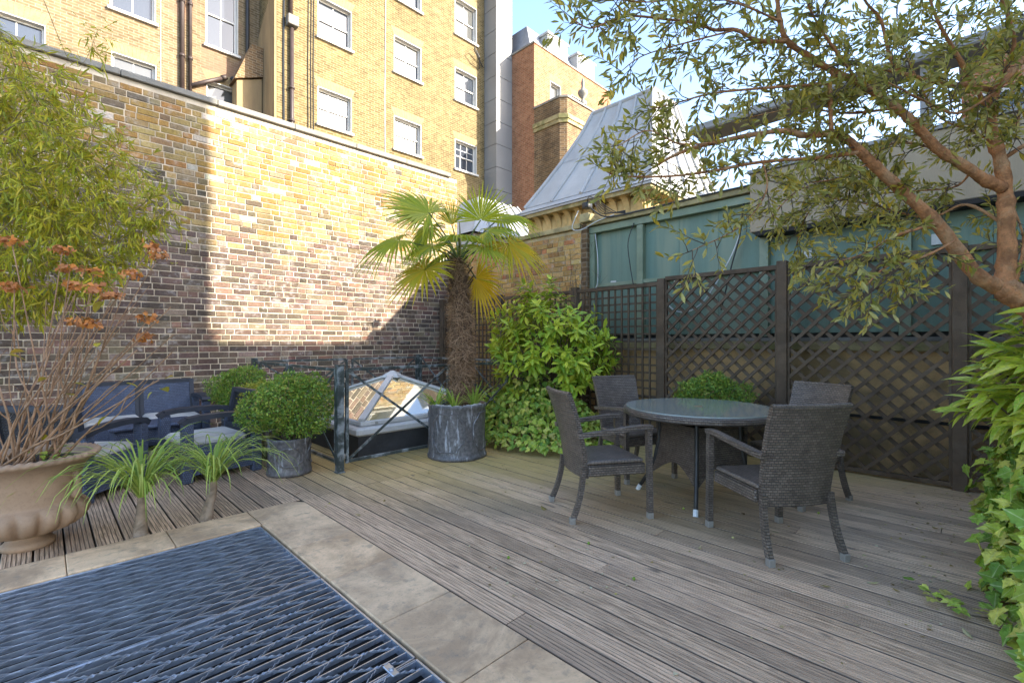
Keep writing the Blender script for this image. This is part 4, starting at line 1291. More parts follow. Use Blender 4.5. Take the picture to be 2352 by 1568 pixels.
def dining_chair(label, loc, rz):
    ch = thing('dining_chair', label, 'chair', loc, rz, 'woven chairs round the glass table')
    W = M['wicker']
    m = MB(); m.bbox(-0.215, 0.235, -0.245, 0.245, 0.405, 0.437, 0.012); m.build('seat', W, ch)
    m = MB(); m.bbox(-0.2, 0.242, -0.25, 0.25, 0.325, 0.404, 0.006); m.build('apron', W, ch)
    prof = []
    for k in range(13):
        t = k / 12
        z = 0.31 + 0.61 * t
        prof.append((-0.245 - 0.04 * t - 0.10 * t * t, z))
    m = MB(); curved_panel(m, prof, lambda z: 0.225 + 0.03 * (z - 0.31) / 0.61, lambda s: 0.028 * s * s - 0.01, 0.034)
    m.build('backrest', W, ch)
    m = MB()
    top = [(prof[-1][0] + 0.017 + 0.028 * s * s - 0.01, 0.252 * s, 0.922) for s in [-1 + 2 * j / 12 for j in range(13)]]
    m.tube(top, 0.019, 8); m.build('top_roll', M['wicker_band'], ch)
    for sy in (-1, 1):
        m = MB()
        prf = [(0.27, 0.0, 0.02), (0.268, 0.0, 0.2), (0.262, 0.0, 0.42), (0.258, 0.0, 0.665)]
        for (xa, _, za), (xb, _, zb) in zip(prf[:-1], prf[1:]):
            m.bar((xa, sy * 0.268, za), (xb, sy * 0.268, zb + 0.002), 0.038, 0.038, (1, 0, 0))
        lg = m.build('leg', M['wicker_band'], ch)
        m = MB(); m.bbox(0.27 - 0.0205, 0.27 + 0.0205, sy * 0.268 - 0.0205, sy * 0.268 + 0.0205, 0.0, 0.045, 0.002); m.build('foot_cap', M['cap_metal'], lg)
        m = MB()
        pts = []
        for k in range(9):
            t = k / 8
            pts.append((-0.235 - 0.02 * (1 - t) - 0.07 * (1 - t) ** 2.2 + 0.0, sy * (0.222 + 0.02 * (1 - t)), 0.02 + 0.36 * t))
        for a, c in zip(pts[:-1], pts[1:]):
            m.bar(a, (c[0], c[1], c[2] + 0.003), 0.033, 0.035, (1, 0, 0))
        lg = m.build('leg', M['wicker_band'], ch)
        x0 = pts[0][0]
        m = MB(); m.bbox(x0 - 0.0195, x0 + 0.0195, sy * 0.242 - 0.0195, sy * 0.242 + 0.0195, 0.0, 0.045, 0.002); m.build('foot_cap', M['cap_metal'], lg)
        m = MB()
        ap_ = [(-0.285, sy * 0.252, 0.625), (-0.2, sy * 0.262, 0.634), (0.0, sy * 0.268, 0.655), (0.2, sy * 0.268, 0.675), (0.282, sy * 0.268, 0.672)]
        for a, c in zip(ap_[:-1], ap_[1:]):
            m.bar(a, (c[0] + 0.002, c[1], c[2]), 0.05, 0.03, (0, 0, 1))
        m.build('arm', M['wicker_band'], ch)
    return ch
ch0 = dining_chair('woven brown armchair in front, its back to the viewer', (3.37, 0.98, 0), math.radians(53))
copy_tree(ch0, (3.08, 2.1, 0), math.radians(-32), 'woven brown armchair on the left side of the round table')
copy_tree(ch0, (4.13, 2.43, 0), math.radians(-114), 'woven armchair behind the table, next to the green bush')
copy_tree(ch0, (4.47, 1.12, 0), math.radians(157), 'woven armchair at the right of the table, nearest the trellis')

# ================================================================== TABLE
tb = thing('round_table', 'round glass-topped table with woven rim and skirt', 'table', (3.89, 1.68, 0), math.radians(201))
m = MB(); m.lathe([(0.0005, 0.757), (0.585, 0.757), (0.59, 0.755), (0.59, 0.749), (0.0005, 0.749)], 64); m.build('glass_top', M['table_glass'], tb)
m = MB(); m.lathe([(0.50, 0.748), (0.60, 0.748), (0.612, 0.74), (0.616, 0.72), (0.61, 0.7), (0.595, 0.692), (0.5, 0.692), (0.5, 0.748)], 64)
me = m.mesh('rim')
# wrap the weave round the rim
uv = me.uv_layers[0].data
for pl in me.polygons:
    for li in pl.loop_indices:
        vv = me.vertices[me.loops[li].vertex_index].co
        a = math.atan2(vv.y, vv.x)
        uv[li].uv = (a * 0.6, vv.z + (0.6 - math.hypot(vv.x, vv.y)))
link('rim', me, M['wicker_band'], tb)
m = MB(); m.lathe([(0.0005, 0.747), (0.499, 0.747), (0.499, 0.738), (0.0005, 0.738)], 48); m.build('underside', M['table_frame'], tb)
m = MB(); m.lathe([(0.0005, 0.7605), (0.034, 0.7605), (0.036, 0.7575)], 24); m.build('parasol_cap', M['rubbed_brick'], tb)
for k in range(4):
    a = k * PI / 2
    m = MB()
    pts = []
    for (r, z) in ((0.32, 0.735), (0.315, 0.6), (0.32, 0.45), (0.35, 0.3), (0.41, 0.15), (0.49, 0.02)):
        pts.append((r * math.cos(a), r * math.sin(a), z))
    m.tube(pts, 0.0165, 10); lg = m.build('leg', M['table_frame'], tb, True)
    m = MB(); m.tube([(0.475 * math.cos(a), 0.475 * math.sin(a), 0.045), (0.5 * math.cos(a), 0.5 * math.sin(a), 0.0)], 0.0195, 10); m.build('foot_cap', M['cap_white'], lg)
    # woven skirt panel between this leg and the next, arched below
    m = MB()
    nu, nv = 12, 8
    a2 = a + PI / 2
    def lr(z):
        t = (0.62 - z) / 0.5
        return 0.305 + 0.10 * max(0, t) ** 1.6
    vs = []
    for i in range(nu + 1):
        u = i / nu
        zb = 0.16 + 0.15 * math.sin(PI * u)
        for j in range(nv + 1):
            z = 0.62 + (zb - 0.62) * j / nv
            r = lr(z)
            p = Vector((math.cos(a), math.sin(a), 0)) * r * (1 - u) + Vector((math.cos(a2), math.sin(a2), 0)) * r * u
            vs.append((p.x, p.y, z))
    fs = []
    for i in range(nu):
        for j in range(nv):
            fs.append((i * (nv + 1) + j, i * (nv + 1) + j + 1, (i + 1) * (nv + 1) + j + 1, (i + 1) * (nv + 1) + j))
    m.add(vs, fs); me = m.mesh('skirt_panel')
    uvl = me.uv_layers[0].data
    for pl in me.polygons:
        for li in pl.loop_indices:
            vi = me.loops[li].vertex_index
            uvl[li].uv = ((vi // (nv + 1)) / nu * 0.5, me.vertices[vi].co.z)
    o = link('skirt_panel', me, M['wicker'], tb)
    so = o.modifiers.new('thick', 'SOLIDIFY'); so.thickness = 0.012

# ================================================================== LOUNGE SET
def lounge(name, label, cat, loc, rz, w, group, open_back):
    o = thing(name, label, cat, loc, rz, group)
    hw = w / 2
    # local: faces +x
    m = MB(); m.bbox(-0.28, 0.30, -hw + 0.09, hw - 0.09, 0.05, 0.30, 0.01); m.build('base', M['rattan'], o)
    n = 2 if w > 1 else 1
    bw = (w - 0.14) / n
    for i in range(n):
        y0 = -hw + 0.07 + i * bw + (0.003 if i else 0)
        m = MB()
        prof = [(-0.27 - 0.10 * k / 8, 0.22 + 0.57 * k / 8) for k in range(9)]
        curved_panel(m, prof, lambda z: bw / 2 - 0.004, lambda s: 0.0, 0.02 if open_back else 0.035, 6)
        b_ = m.build('backrest', M['rattan_open'] if open_back else M['rattan'], o)
        b_.location = (0, y0 + bw / 2, 0)
        m = MB()
        for yy in (-bw / 2 + 0.004, bw / 2 - 0.03):
            m.bar((-0.25, yy + 0.013, 0.2), (-0.355, yy + 0.013, 0.79), 0.05, 0.06, (1, 0, 0))
        m.bar((-0.355, -bw / 2, 0.775), (-0.355, bw / 2, 0.775), 0.06, 0.045, (0, 0, 1))
        m.bar((-0.28, -bw / 2, 0.36), (-0.28, bw / 2, 0.36), 0.05, 0.14, (0, 0, 1)) if open_back else None
        m.build('back_frame', M['resin'], b_)
        m = MB(); m.bbox(-0.25, 0.31, y0 + 0.02, y0 + bw - 0.02, 0.302, 0.385, 0.03); m.build('cushion', M['cushion'], o)
    for sy in (-1, 1):
        y = sy * (hw - 0.045)
        m = MB(); m.bbox(0.25, 0.34, y - 0.042, y + 0.042, 0.0, 0.56, 0.01); m.build('leg', M['rattan'], o)
        m = MB(); m.bbox(-0.35, -0.26, y - 0.042, y + 0.042, 0.0, 0.56, 0.01); m.build('leg', M['rattan'], o)
        m = MB()
        ap_ = [(-0.36, y, 0.56), (-0.2, y, 0.588), (0.0, y, 0.596), (0.2, y, 0.592), (0.30, y, 0.578), (0.345, y, 0.545)]
        for a, c in zip(ap_[:-1], ap_[1:]): m.bar(a, c, 0.1, 0.045, (0, 0, 1))
        m.build('arm', M['resin'], o)
        m = MB(); m.box(-0.262, 0.252, y - 0.02, y + 0.02, 0.06, 0.33); m.build('side_panel', M['rattan'], o)
    return o
lounge('loveseat', 'dark blue-grey rattan loveseat against the brick wall', 'sofa', (0.88, 7.32, 0), -PI / 2, 1.3, None, False)
lounge('lounge_chair', 'dark rattan armchair with pale cushion, right of the urn, beside the box bush', 'armchair', (1.2, 5.52, 0), math.radians(186), 0.76, 'rattan lounge armchairs', True)
lounge('lounge_chair', 'dark rattan armchair behind the urn, its open woven back to the viewer', 'armchair', (0.2, 5.5, 0), math.radians(48), 0.76, 'rattan lounge armchairs', True)
ct = thing('coffee_table', 'low grey-blue rattan coffee table between the lounge seats', 'table', (0.86, 6.5, 0), 0)
m = MB(); m.bbox(-0.38, 0.38, -0.26, 0.26, 0.37, 0.41, 0.012); m.build('top', M['rattan'], ct)
m = MB(); m.bbox(-0.34, 0.34, -0.22, 0.22, 0.22, 0.369, 0.01); m.build('apron', M['rattan'], ct)
for sx in (-1, 1):
    for sy in (-1, 1):
        m = MB(); m.bbox(sx * 0.31 - 0.035, sx * 0.31 + 0.035, sy * 0.19 - 0.035, sy * 0.19 + 0.035, 0, 0.219, 0.006); m.build('leg', M['rattan'], ct)

# ================================================================== LEAD PLANTERS
def lead_pot(o, R, H):
    prof = [(0.0005, 0.012), (R * 0.94, 0.012), (R * 0.95, 0.0), (R * 1.03, 0.004), (R * 1.035, 0.03), (R * 1.0, 0.045), (R * 0.985, 0.08), (R * 0.975, H * 0.5), (R * 0.985, H - 0.05), (R * 1.01, H - 0.035), (R * 1.02, H - 0.012), (R * 1.01, H), (R * 0.955, H), (R * 0.95, H - 0.08), (0.0005, H - 0.08)]
    def wob(r, z, t):
        return r * (1 + 0.006 * math.sin(3 * t + 1) + 0.004 * math.sin(7 * t + z * 20)), z
    m = MB(); m.lathe(prof, 56, fn=wob); pot = m.build('pot', M['lead_pot'], o, True)
    # raised octagonal mouldings
    for k in range(4):
        c = k * PI / 2 + 0.2
        hw, ch = 0.62, 0.3
        z0, z1 = 0.10, H - 0.09
        cz = (z1 - z0) * 0.28
        loop = [(c - hw, z0 + cz), (c - hw, z1 - cz), (c - hw + ch, z1), (c + hw - ch, z1), (c + hw, z1 - cz), (c + hw, z0 + cz), (c + hw - ch, z0), (c - hw + ch, z0), (c - hw, z0 + cz)]
        pts = []
        for (a0, za), (a1, zb) in zip(loop[:-1], loop[1:]):
            for i in range(6):
                t = i / 6
                a = a0 + (a1 - a0) * t; z = za + (zb - za) * t
                pts.append((R * 0.985 * math.cos(a), R * 0.985 * math.sin(a), z))
        pts.append(pts[0])
        m = MB(); m.tube(pts, 0.0085, 5, False); m.build('moulding', M['lead_pot'], pot, True)
    m = MB(); m.disc(R * 0.95, H - 0.045, 40); m.build('soil', M['soil'], o)
    return pot

# ================================================================== LEAF SCATTERING
def leaf_tpl(w, fold=0.12, pts=((0, 0), (0.3, 0.8), (0.62, 1.0), (1, 0)), droop=0.1):
    """leaf along +x, midrib low, edges raised"""
    v, f = [], []
    n = len(pts)
    for i, (x, k) in enumerate(pts):
        z = -droop * x * x
        v.append((x, 0, z))
        if 0 < i < n - 1:
            v.append((x, w / 2 * k, z + fold * w * k)); v.append((x, -w / 2 * k, z + fold * w * k))
    # indices: 0 tip base; then triples; last
    idx = [(0,)]
    c = 1
    for i in range(1, n - 1):
        idx.append((c, c + 1, c + 2)); c += 3
    idx.append((c,))
    for i in range(n - 1):
        a, b_ = idx[i], idx[i + 1]
        if len(a) == 1 and len(b_) == 3:
            f += [(a[0], b_[0], b_[1]), (a[0], b_[2], b_[0])]
        elif len(a) == 3 and len(b_) == 3:
            f += [(a[0], b_[0], b_[1], a[1]), (a[0], a[2], b_[2], b_[0])]
        elif len(a) == 3 and len(b_) == 1:
            f += [(a[0], b_[0], a[1]), (a[0], a[2], b_[0])]
    return v, f
TPL = {
    'olive': leaf_tpl(0.27, 0.15), 'laurel': leaf_tpl(0.36, 0.14, droop=0.18), 'bamboo': leaf_tpl(0.13, 0.2, droop=0.2),
    'box': ([(0, 0, 0), (0.55, 0.3, 0.06), (1, 0, -0.05), (0.55, -0.3, 0.06)], [(0, 2, 1), (0, 3, 2)]),
    'aucuba': leaf_tpl(0.3, 0.14, ((0, 0), (0.2, 0.7), (0.45, 1.0), (0.72, 0.75), (1, 0)), 0.3),
    'petal': ([(0, 0, 0), (0.5, 0.4, 0.15), (1, 0.1, -0.05), (0.6, -0.45, 0.1)], [(0, 2, 1), (0, 3, 2)]),
    'broad': leaf_tpl(0.55, 0.2, ((0, 0), (0.2, 0.8), (0.5, 1.0), (0.8, 0.6), (1, 0)), 0.25),
}
def _ivy():
    out = [(0, 0), (-0.12, 0.2), (0.05, 0.34), (0.12, 0.52), (0.34, 0.36), (0.5, 0.42), (0.62, 0.26), (1, 0), (0.62, -0.26), (0.5, -0.42), (0.34, -0.36), (0.12, -0.52), (0.05, -0.34), (-0.12, -0.2)]
    def z(x, y): return 0.22 * abs(y) - 0.32 * y * y - 0.2 * x * x + 0.04 * math.sin(9 * x + 7 * y)
    n = len(out)
    v = [(p[0], p[1], z(*p)) for p in out]
    v += [(0.32 + (p[0] - 0.32) * 0.55, p[1] * 0.55, z(0.32 + (p[0] - 0.32) * 0.55, p[1] * 0.55)) for p in out] + [(0.32, 0, z(0.32, 0) - 0.01)]
    f = []
    for i in range(n):
        j = (i + 1) % n
        f += [(j, i, n + i, n + j), (n + j, n + i, 2 * n)]
    return v, f
TPL['ivy'] = _ivy()

def frames(p, d, up, s):
    """n x 4 x 4 matrices: x axis along d, z axis near up"""
    p, d, up = np.asarray(p, float), np.asarray(d, float), np.asarray(up, float)
    d = d / np.maximum(np.linalg.norm(d, axis=1, keepdims=True), 1e-9)
    y = np.cross(up, d)
    ln = np.linalg.norm(y, axis=1, keepdims=True)
    y = np.where(ln < 1e-4, np.array([[1.0, 0.3, 0.1]]), y)
    y = y / np.maximum(np.linalg.norm(y, axis=1, keepdims=True), 1e-9)
    z = np.cross(d, y)
    s = np.asarray(s, float).reshape(-1, 1)
    Mx = np.zeros((len(p), 4, 4))
    Mx[:, :3, 0] = d * s; Mx[:, :3, 1] = y * s; Mx[:, :3, 2] = z * s; Mx[:, :3, 3] = p; Mx[:, 3, 3] = 1
    return Mx

def scatter(parent, tpl, Mx, mat, singles=0, name='leaf', bulk='foliage', origin=(0, 0, 0), kind='stuff'):
    """leaves as one mesh; the largest in view as objects of their own. Mx in the parent's space; origin = parent's place"""
    V, F = TPL[tpl]
    V = np.asarray(V, float)
    n = len(Mx)
    sel = np.zeros(n, bool)
    if singles:
        w = Mx[:, :3, 3] + np.asarray(origin)
        f = (w[:, 0] + w[:, 1]) / R2
        r = (w[:, 0] - w[:, 1]) / R2
        fz = np.maximum(f, 0.1)
        px = 1176 + 1080 * r / fz; py = 784 - 1080 * (w[:, 2] - CAM_H) / fz
        ok = (f > 0.4) & (px > 10) & (px < 2342) & (py > 10) & (py < 1558)
        size = np.linalg.norm(Mx[:, :3, 0], axis=1) / fz
        size[~ok] = -1
        order = np.argsort(-size)[:singles]
        sel[order[size[order] > 0]] = True
        me = make_mesh(name, [tuple(v) for v in V], F)
        me.materials.append(mat)
        at = me.attributes.new('lc', 'FLOAT_VECTOR', 'POINT'); at.data.foreach_set('vector', V.astype(np.float32).ravel())
        for i in np.nonzero(sel)[0]:
            o = bpy.data.objects.new(name, me); COL.objects.link(o); o.parent = parent
            o.matrix_local = Matrix(Mx[i].tolist())
    rest = Mx[~sel]
    if len(rest):
        nv = len(V)
        Vh = np.concatenate([V, np.ones((nv, 1))], 1)
        W = np.einsum('nij,vj->nvi', rest, Vh)[:, :, :3].reshape(-1, 3)
        lens = np.array([len(q) for q in F]); flat = np.array([i for q in F for i in q])
        k = len(rest)
        loops = (flat[None, :] + (np.arange(k) * nv)[:, None]).ravel().astype(np.int32)
        tot = np.tile(lens, k).astype(np.int32)
        st = np.concatenate([[0], np.cumsum(tot)[:-1]]).astype(np.int32)
        me = bpy.data.meshes.new(bulk)
        me.vertices.add(len(W)); me.vertices.foreach_set('co', W.astype(np.float32).ravel())
        me.loops.add(len(loops)); me.loops.foreach_set('vertex_index', loops)
        me.polygons.add(len(tot)); me.polygons.foreach_set('loop_start', st); me.polygons.foreach_set('loop_total', tot)
        me.update(calc_edges=True)
        at = me.attributes.new('rnd', 'FLOAT', 'POINT')
        at.data.foreach_set('value', np.repeat(rng.random(k), nv).astype(np.float32))
        at = me.attributes.new('lc', 'FLOAT_VECTOR', 'POINT')
        at.data.foreach_set('vector', np.tile(V, (k, 1)).astype(np.float32).ravel())
        return link(bulk, me, mat, parent, False, kind)

def rnd_unit(n):
    a = rng.normal(size=(n, 3))
    return a / np.linalg.norm(a, axis=1, keepdims=True)

# ================================================================== BOX BUSHES
def box_bush(o, rx, ry, rz_, cz, n, mat, leaf=0.025, seed=1, lump=0.24):
    r_ = np.random.default_rng(seed)
    d = r_.normal(size=(n, 3)); d /= np.linalg.norm(d, axis=1, keepdims=True)
    # lobed, tufted outline: the bush is a union of overlapping clumps
    nl = 15
    ld = r_.normal(size=(nl, 3)); ld[:, 2] = ld[:, 2] * 0.8 + 0.15; ld /= np.linalg.norm(ld, axis=1, keepdims=True)
    lc_ = ld * r_.uniform(0.42, 0.7, (nl, 1)); lr_ = r_.uniform(0.34, 0.5, nl)
    lc_[0] = 0; lr_[0] = 0.72
    # distance along each direction to the outside of the union
    b_ = d @ lc_.T; c_ = (lc_ ** 2).sum(1)[None, :] - lr_[None, :] ** 2
    disc = b_ ** 2 - c_
    out = np.where(disc > 0, b_ + np.sqrt(np.maximum(disc, 0)), 0).max(1)
    rad = out * (1 - 0.45 * r_.random(n) ** 2.0) * (1 + 0.03 * r_.normal(size=n))
    sd = r_.normal(size=(60, 3)); sd /= np.linalg.norm(sd, axis=1, keepdims=True)
    ln = r_.uniform(0.03, 0.2, 60)
    cs_ = d @ sd.T
    near = cs_.argmax(1)
    hit = cs_.max(1) > 0.993
    rad = np.where(hit, np.maximum(rad, out * 0.97) + ln[near] * r_.random(n), rad)
    p = d * rad[:, None] * np.array([rx, ry, rz_]) + np.array([0, 0, cz])
    p = p[p[:, 2] > cz - rz_ * 0.82]
    m_ = len(p)
    dd = d[:m_] * 0.8 + r_.normal(size=(m_, 3)) * 0.8 + np.array([0, 0, 0.35])
    up = r_.normal(size=(m_, 3)) * 0.7 + d[:m_]
    Mx = frames(p, dd, up, leaf * r_.uniform(0.7, 1.35, m_))
    Mx = Mx[(np.sin(p[:, 0] * 31 + seed) * np.sin(p[:, 1] * 29) * np.sin(p[:, 2] * 27 + 2) < 0.45) | (r_.random(m_) < 0.3)]
    scatter(o, 'box', Mx, mat, 0)
    st = MB()
    for i in range(22):
        t = d[i]
        e = np.array([t[0] * rx * 0.85, t[1] * ry * 0.85, cz + abs(t[2]) * rz_ * 0.8])
        st.tube([(t[0] * 0.03, t[1] * 0.03, cz - rz_ * 1.05), tuple(e * np.array([0.5, 0.5, 1]) * np.array([1, 1, 0.75])), tuple(e)], [0.009, 0.007, 0.003], 5)
    st.build('stem', M['twig'], o)
def potted_box(label, loc, R, H, rx, rz_, cz, mat, n, seed, name='box_bush', rotz=0.0):
    pt = thing('lead_planter', label[0], 'planter', loc, rotz, 'lead look planters')
    lead_pot(pt, R, H)
    o = thing(name, label[1], 'bush', loc, 0, 'clipped box bushes')
    box_bush(o, rx, rx, rz_, cz, n, mat, seed=seed)
potted_box(('round lead-look planter holding the front box bush', 'large clipped box bush in the planter beside the railing'), (1.74, 4.86, 0), 0.2, 0.36, 0.42, 0.37, 0.68, M['box_leaf'], 17000, 3, rotz=2.6)
potted_box(('planter behind the lounge chair, almost hidden', 'darker box bush against the brick wall behind the lounge chair'), (1.72, 6.42, 0), 0.2, 0.38, 0.36, 0.36, 0.66, M['box_leaf'], 12000, 5)
potted_box(('planter behind the round table, almost hidden', 'bright green box bush behind the round table by the trellis'), (5.0, 2.02, 0), 0.2, 0.36, 0.42, 0.36, 0.68, M['box_leaf'], 15000, 8)
gb = thing('golden_shrub', 'small golden-leaved shrub between the two box bushes', 'bush', (1.72, 5.72, 0))
box_bush(gb, 0.22, 0.22, 0.25, 0.62, 4500, M['gold_leaf'], leaf=0.024, seed=11)
m = MB(); m.lathe([(0.0005, 0.01), (0.13, 0.01), (0.14, 0.0), (0.17, 0.3), (0.18, 0.34), (0.165, 0.34), (0.15, 0.28), (0.0005, 0.28)], 28); m.build('pot', M['lead_pot'], gb, True)

# ================================================================== PALM
PX_, PY_ = 3.36, 4.25
pp = thing('palm_planter', 'large chalky lead-look planter holding the palm', 'planter', (PX_, PY_, 0), math.radians(200))
lead_pot(pp, 0.325, 0.60)
palm = thing('fan_palm', 'fan palm with hairy brown trunk and yellowing fronds', 'palm', (PX_ + 0.02, PY_ - 0.02, 0))
FW = Vector((1 / R2, 1 / R2, 0)); RT = Vector((1 / R2, -1 / R2, 0)); UPV = Vector((0, 0, 1))
def pw(r, f, z): return RT * r + FW * f + UPV * z
tp = []
tr_ = []
for k in range(25):
    t = k / 24
    z = 0.5 + 1.75 * t
    tp.append(pw(0.0 + 0.03 * math.sin(t * 4), 0, z)); tr_.append(0.77 * (0.105 + 0.05 * math.sin(min(1, t * 1.15) * PI) ** 0.8 * (1 if t < 0.9 else 0.8)) * (1 - 0.25 * max(0, t - 0.75) / 0.25) * (1 + 0.06 * math.sin(k * 2.3)))
m = MB(); m.tube(tp, tr_, 18); m.build('trunk', M['palm_trunk'], palm, True)
n = 9000
tt = rng.random(n); ang = rng.random(n) * 2 * PI
cen = np.array([[*tp[min(24, int(t * 24.99))]] for t in tt]); cen[:, 2] = 0.5 + 1.75 * tt
rr = np.array([tr_[min(24, int(t * 24.99))] for t in tt]) * rng.uniform(0.92, 1.06, n)
od = np.stack([np.cos(ang), np.sin(ang), np.zeros(n)], 1); tg = np.stack([-np.sin(ang), np.cos(ang), np.zeros(n)], 1)
p = cen + od * rr[:, None]
dd = tg * rng.normal(size=(n, 1)) * 0.7 + od * rng.uniform(0.05, 0.55, (n, 1)) + np.array([0, 0, 1]) * rng.normal(-0.35, 0.6, (n, 1))
TPL['fibre'] = ([(0, 0.012, 0), (0.5, 0.016, 0.06), (1, 0, 0), (0.5, -0.016, 0.06), (0, -0.012, 0)], [(0, 1, 3, 4), (1, 2, 3)])
scatter(palm, 'fibre', frames(p, dd, od, rng.uniform(0.05, 0.14, n)), M['palm_fibre'], 0, bulk='trunk_fibre')
# old leaf-stalk stubs under the crown
for i in range(14):
    a = rng.random() * 2 * PI; z = 1.75 + 0.48 * rng.random()
    base = Vector((0.09 * math.cos(a), 0.09 * math.sin(a), z))
    m = MB(); m.bar(base, base + Vector((0.07 * math.cos(a), 0.07 * math.sin(a), 0.1)), 0.03, 0.01); m.build('stalk_stub', M['palm_trunk'], palm)

def fan_frond(hub, axis, normal, L, gold, droop=0.35, spread=2.5, nseg=28, sag=1.0):
    """fan leaf: hub point, axis = direction of the middle segment, normal = upper side (all world directions)"""
    hub = Vector(hub); axis = Vector(axis).normalized()
    normal = (Vector(normal) - axis * Vector(normal).dot(axis)).normalized()
    side = normal.cross(axis)
    mb = MB()
    for i in range(nseg):
        t = (i + 0.5) / nseg * 2 - 1
        a = t * spread
        da = spread / nseg
        Ls = L * (1.0 - 0.28 * abs(t) ** 1.5) * random.uniform(0.93, 1.05)
        dirv = axis * math.cos(a) + side * math.sin(a)
        wd = axis * -math.sin(a) + side * math.cos(a)
        lean = random.uniform(-0.06, 0.06)
        rings = []
        for r in (0.03, 0.25, 0.48, 0.66, 0.84, 1.0):
            c = hub + dirv * (r * Ls) + wd * (lean * r * r * Ls)
            sg = droop * sag * max(0, r - 0.3) ** 2.0 * Ls * random.uniform(0.85, 1.15)
            c = c - UPV * sg
            hw = r * Ls * math.tan(da) * 0.98 if r <= 0.48 else 0.48 * Ls * math.tan(da) * (1 - (r - 0.48) / 0.56)
            fold = normal * hw * 0.55
            rings.append((c - wd * hw + fold, c - fold * 0.4, c + wd * hw + fold))
        vs = [v for rg in rings for v in rg]
        fs = []
        for q in range(len(rings) - 1):
            b0, b1 = q * 3, q * 3 + 3
            fs += [(b0, b1, b1 + 1, b0 + 1), (b0 + 1, b1 + 1, b1 + 2, b0 + 2)]
        mb.add(vs, fs)
    o = mb.build('frond', M['palm_leaf_gold'] if gold else M['palm_leaf'], palm)
    at = o.data.attributes.new('rnd', 'FLOAT', 'POINT')
    per = len(o.data.vertices) // nseg
    vals = np.repeat(rng.random(nseg) * 0.35, per)
    at.data.foreach_set('value', vals.astype(np.float32))
    # stalk from crown to hub
    st = pw(0, 0, 2.2)
    mid = st * 0.5 + hub * 0.5 + UPV * 0.05
    m = MB(); m.tube([st, st * 0.75 + hub * 0.25 + UPV * 0.05, mid, st * 0.25 + hub * 0.75 + UPV * 0.03, hub], [0.014, 0.011, 0.009, 0.008, 0.007], 6)
    m.build('stalk', M['palm_stalk'], o)
# (hub right, forward, up) (axis r f u) (normal r f u) length gold droop
FR = [
    ((-0.33, -0.10, 2.74), (-0.9, -0.1, 0.42), (0.35, -0.6, 0.75), 0.66, 0, 0.25, 2.1),
    ((0.24, 0.05, 2.70), (0.10, 0.15, 1.0), (-0.1, -1.0, 0.2), 0.50, 0, 0.05, 1.75),
    ((-0.37, 0.15, 2.64), (-0.55, 0.2, -0.7), (-0.5, -0.6, 0.6), 0.55, 0, 0.3, 2.3),
    ((-0.66, -0.12, 2.43), (-0.85, -0.15, -0.35), (-0.3, -0.55, 0.8), 0.55, 0, 0.75, 2.2),
    ((-0.35, -0.22, 2.09), (-0.65, -0.3, -0.65), (-0.5, -0.7, 0.5), 0.52, 1, 0.35, 2.6),
    ((-0.20, 0.30, 2.36), (-0.6, 0.6, -0.3), (-0.2, -0.4, 0.9), 0.55, 0, 0.6, 2.3),
    ((0.56, 0.02, 2.42), (0.7, -0.1, -0.55), (0.3, -0.6, 0.75), 0.56, 1, 0.55, 2.3),
    ((0.46, 0.25, 2.78), (0.8, 0.2, 0.1), (-0.1, -0.5, 0.85), 0.55, 0, 0.85, 2.0),
    ((0.17, 0.22, 2.05), (0.55, 0.2, -0.85), (0.4, -0.7, 0.5), 0.52, 1, 0.3, 2.3),
    ((0.02, -0.24, 2.43), (0.15, -0.9, 0.0), (0.0, -0.1, 1.0), 0.42, 0, 0.7, 2.3),
    ((0.06, 0.34, 2.52), (0.1, 0.9, 0.45), (0.0, -0.6, 0.8), 0.55, 0, 0.35, 2.0),
    ((-0.1, 0.12, 2.66), (-0.2, 0.3, 0.9), (0.2, -0.9, 0.3), 0.4, 0, 0.1, 1.0),
    ((0.3, -0.15, 2.35), (0.55, -0.6, -0.5), (0.2, -0.4, 0.8), 0.42, 0, 0.6, 2.2),
    ((-0.45, 0.2, 2.80), (-0.8, 0.4, 0.35), (0.3, -0.7, 0.6), 0.52, 0, 0.35, 2.0),
    ((-0.28, -0.2, 2.35), (-0.5, -0.6, -0.5), (-0.3, -0.5, 0.8), 0.44, 0, 0.5, 2.2),
    ((0.32, 0.0, 2.56), (0.75, -0.1, 0.05), (0.0, -0.5, 0.85), 0.46, 0, 0.8, 2.1),
]
for hub, ax, nm, L, gold, dr, spr in FR:
    fan_frond(pw(*hub), pw(*ax), pw(*nm), L * 0.98, gold, dr, spr)
m = MB(); m.tube([pw(0, 0, 2.2), pw(0.01, 0, 2.45), pw(0.0, 0, 2.66)], [0.016, 0.012, 0.004], 6); m.build('spear', M['bamboo_cane'], palm)
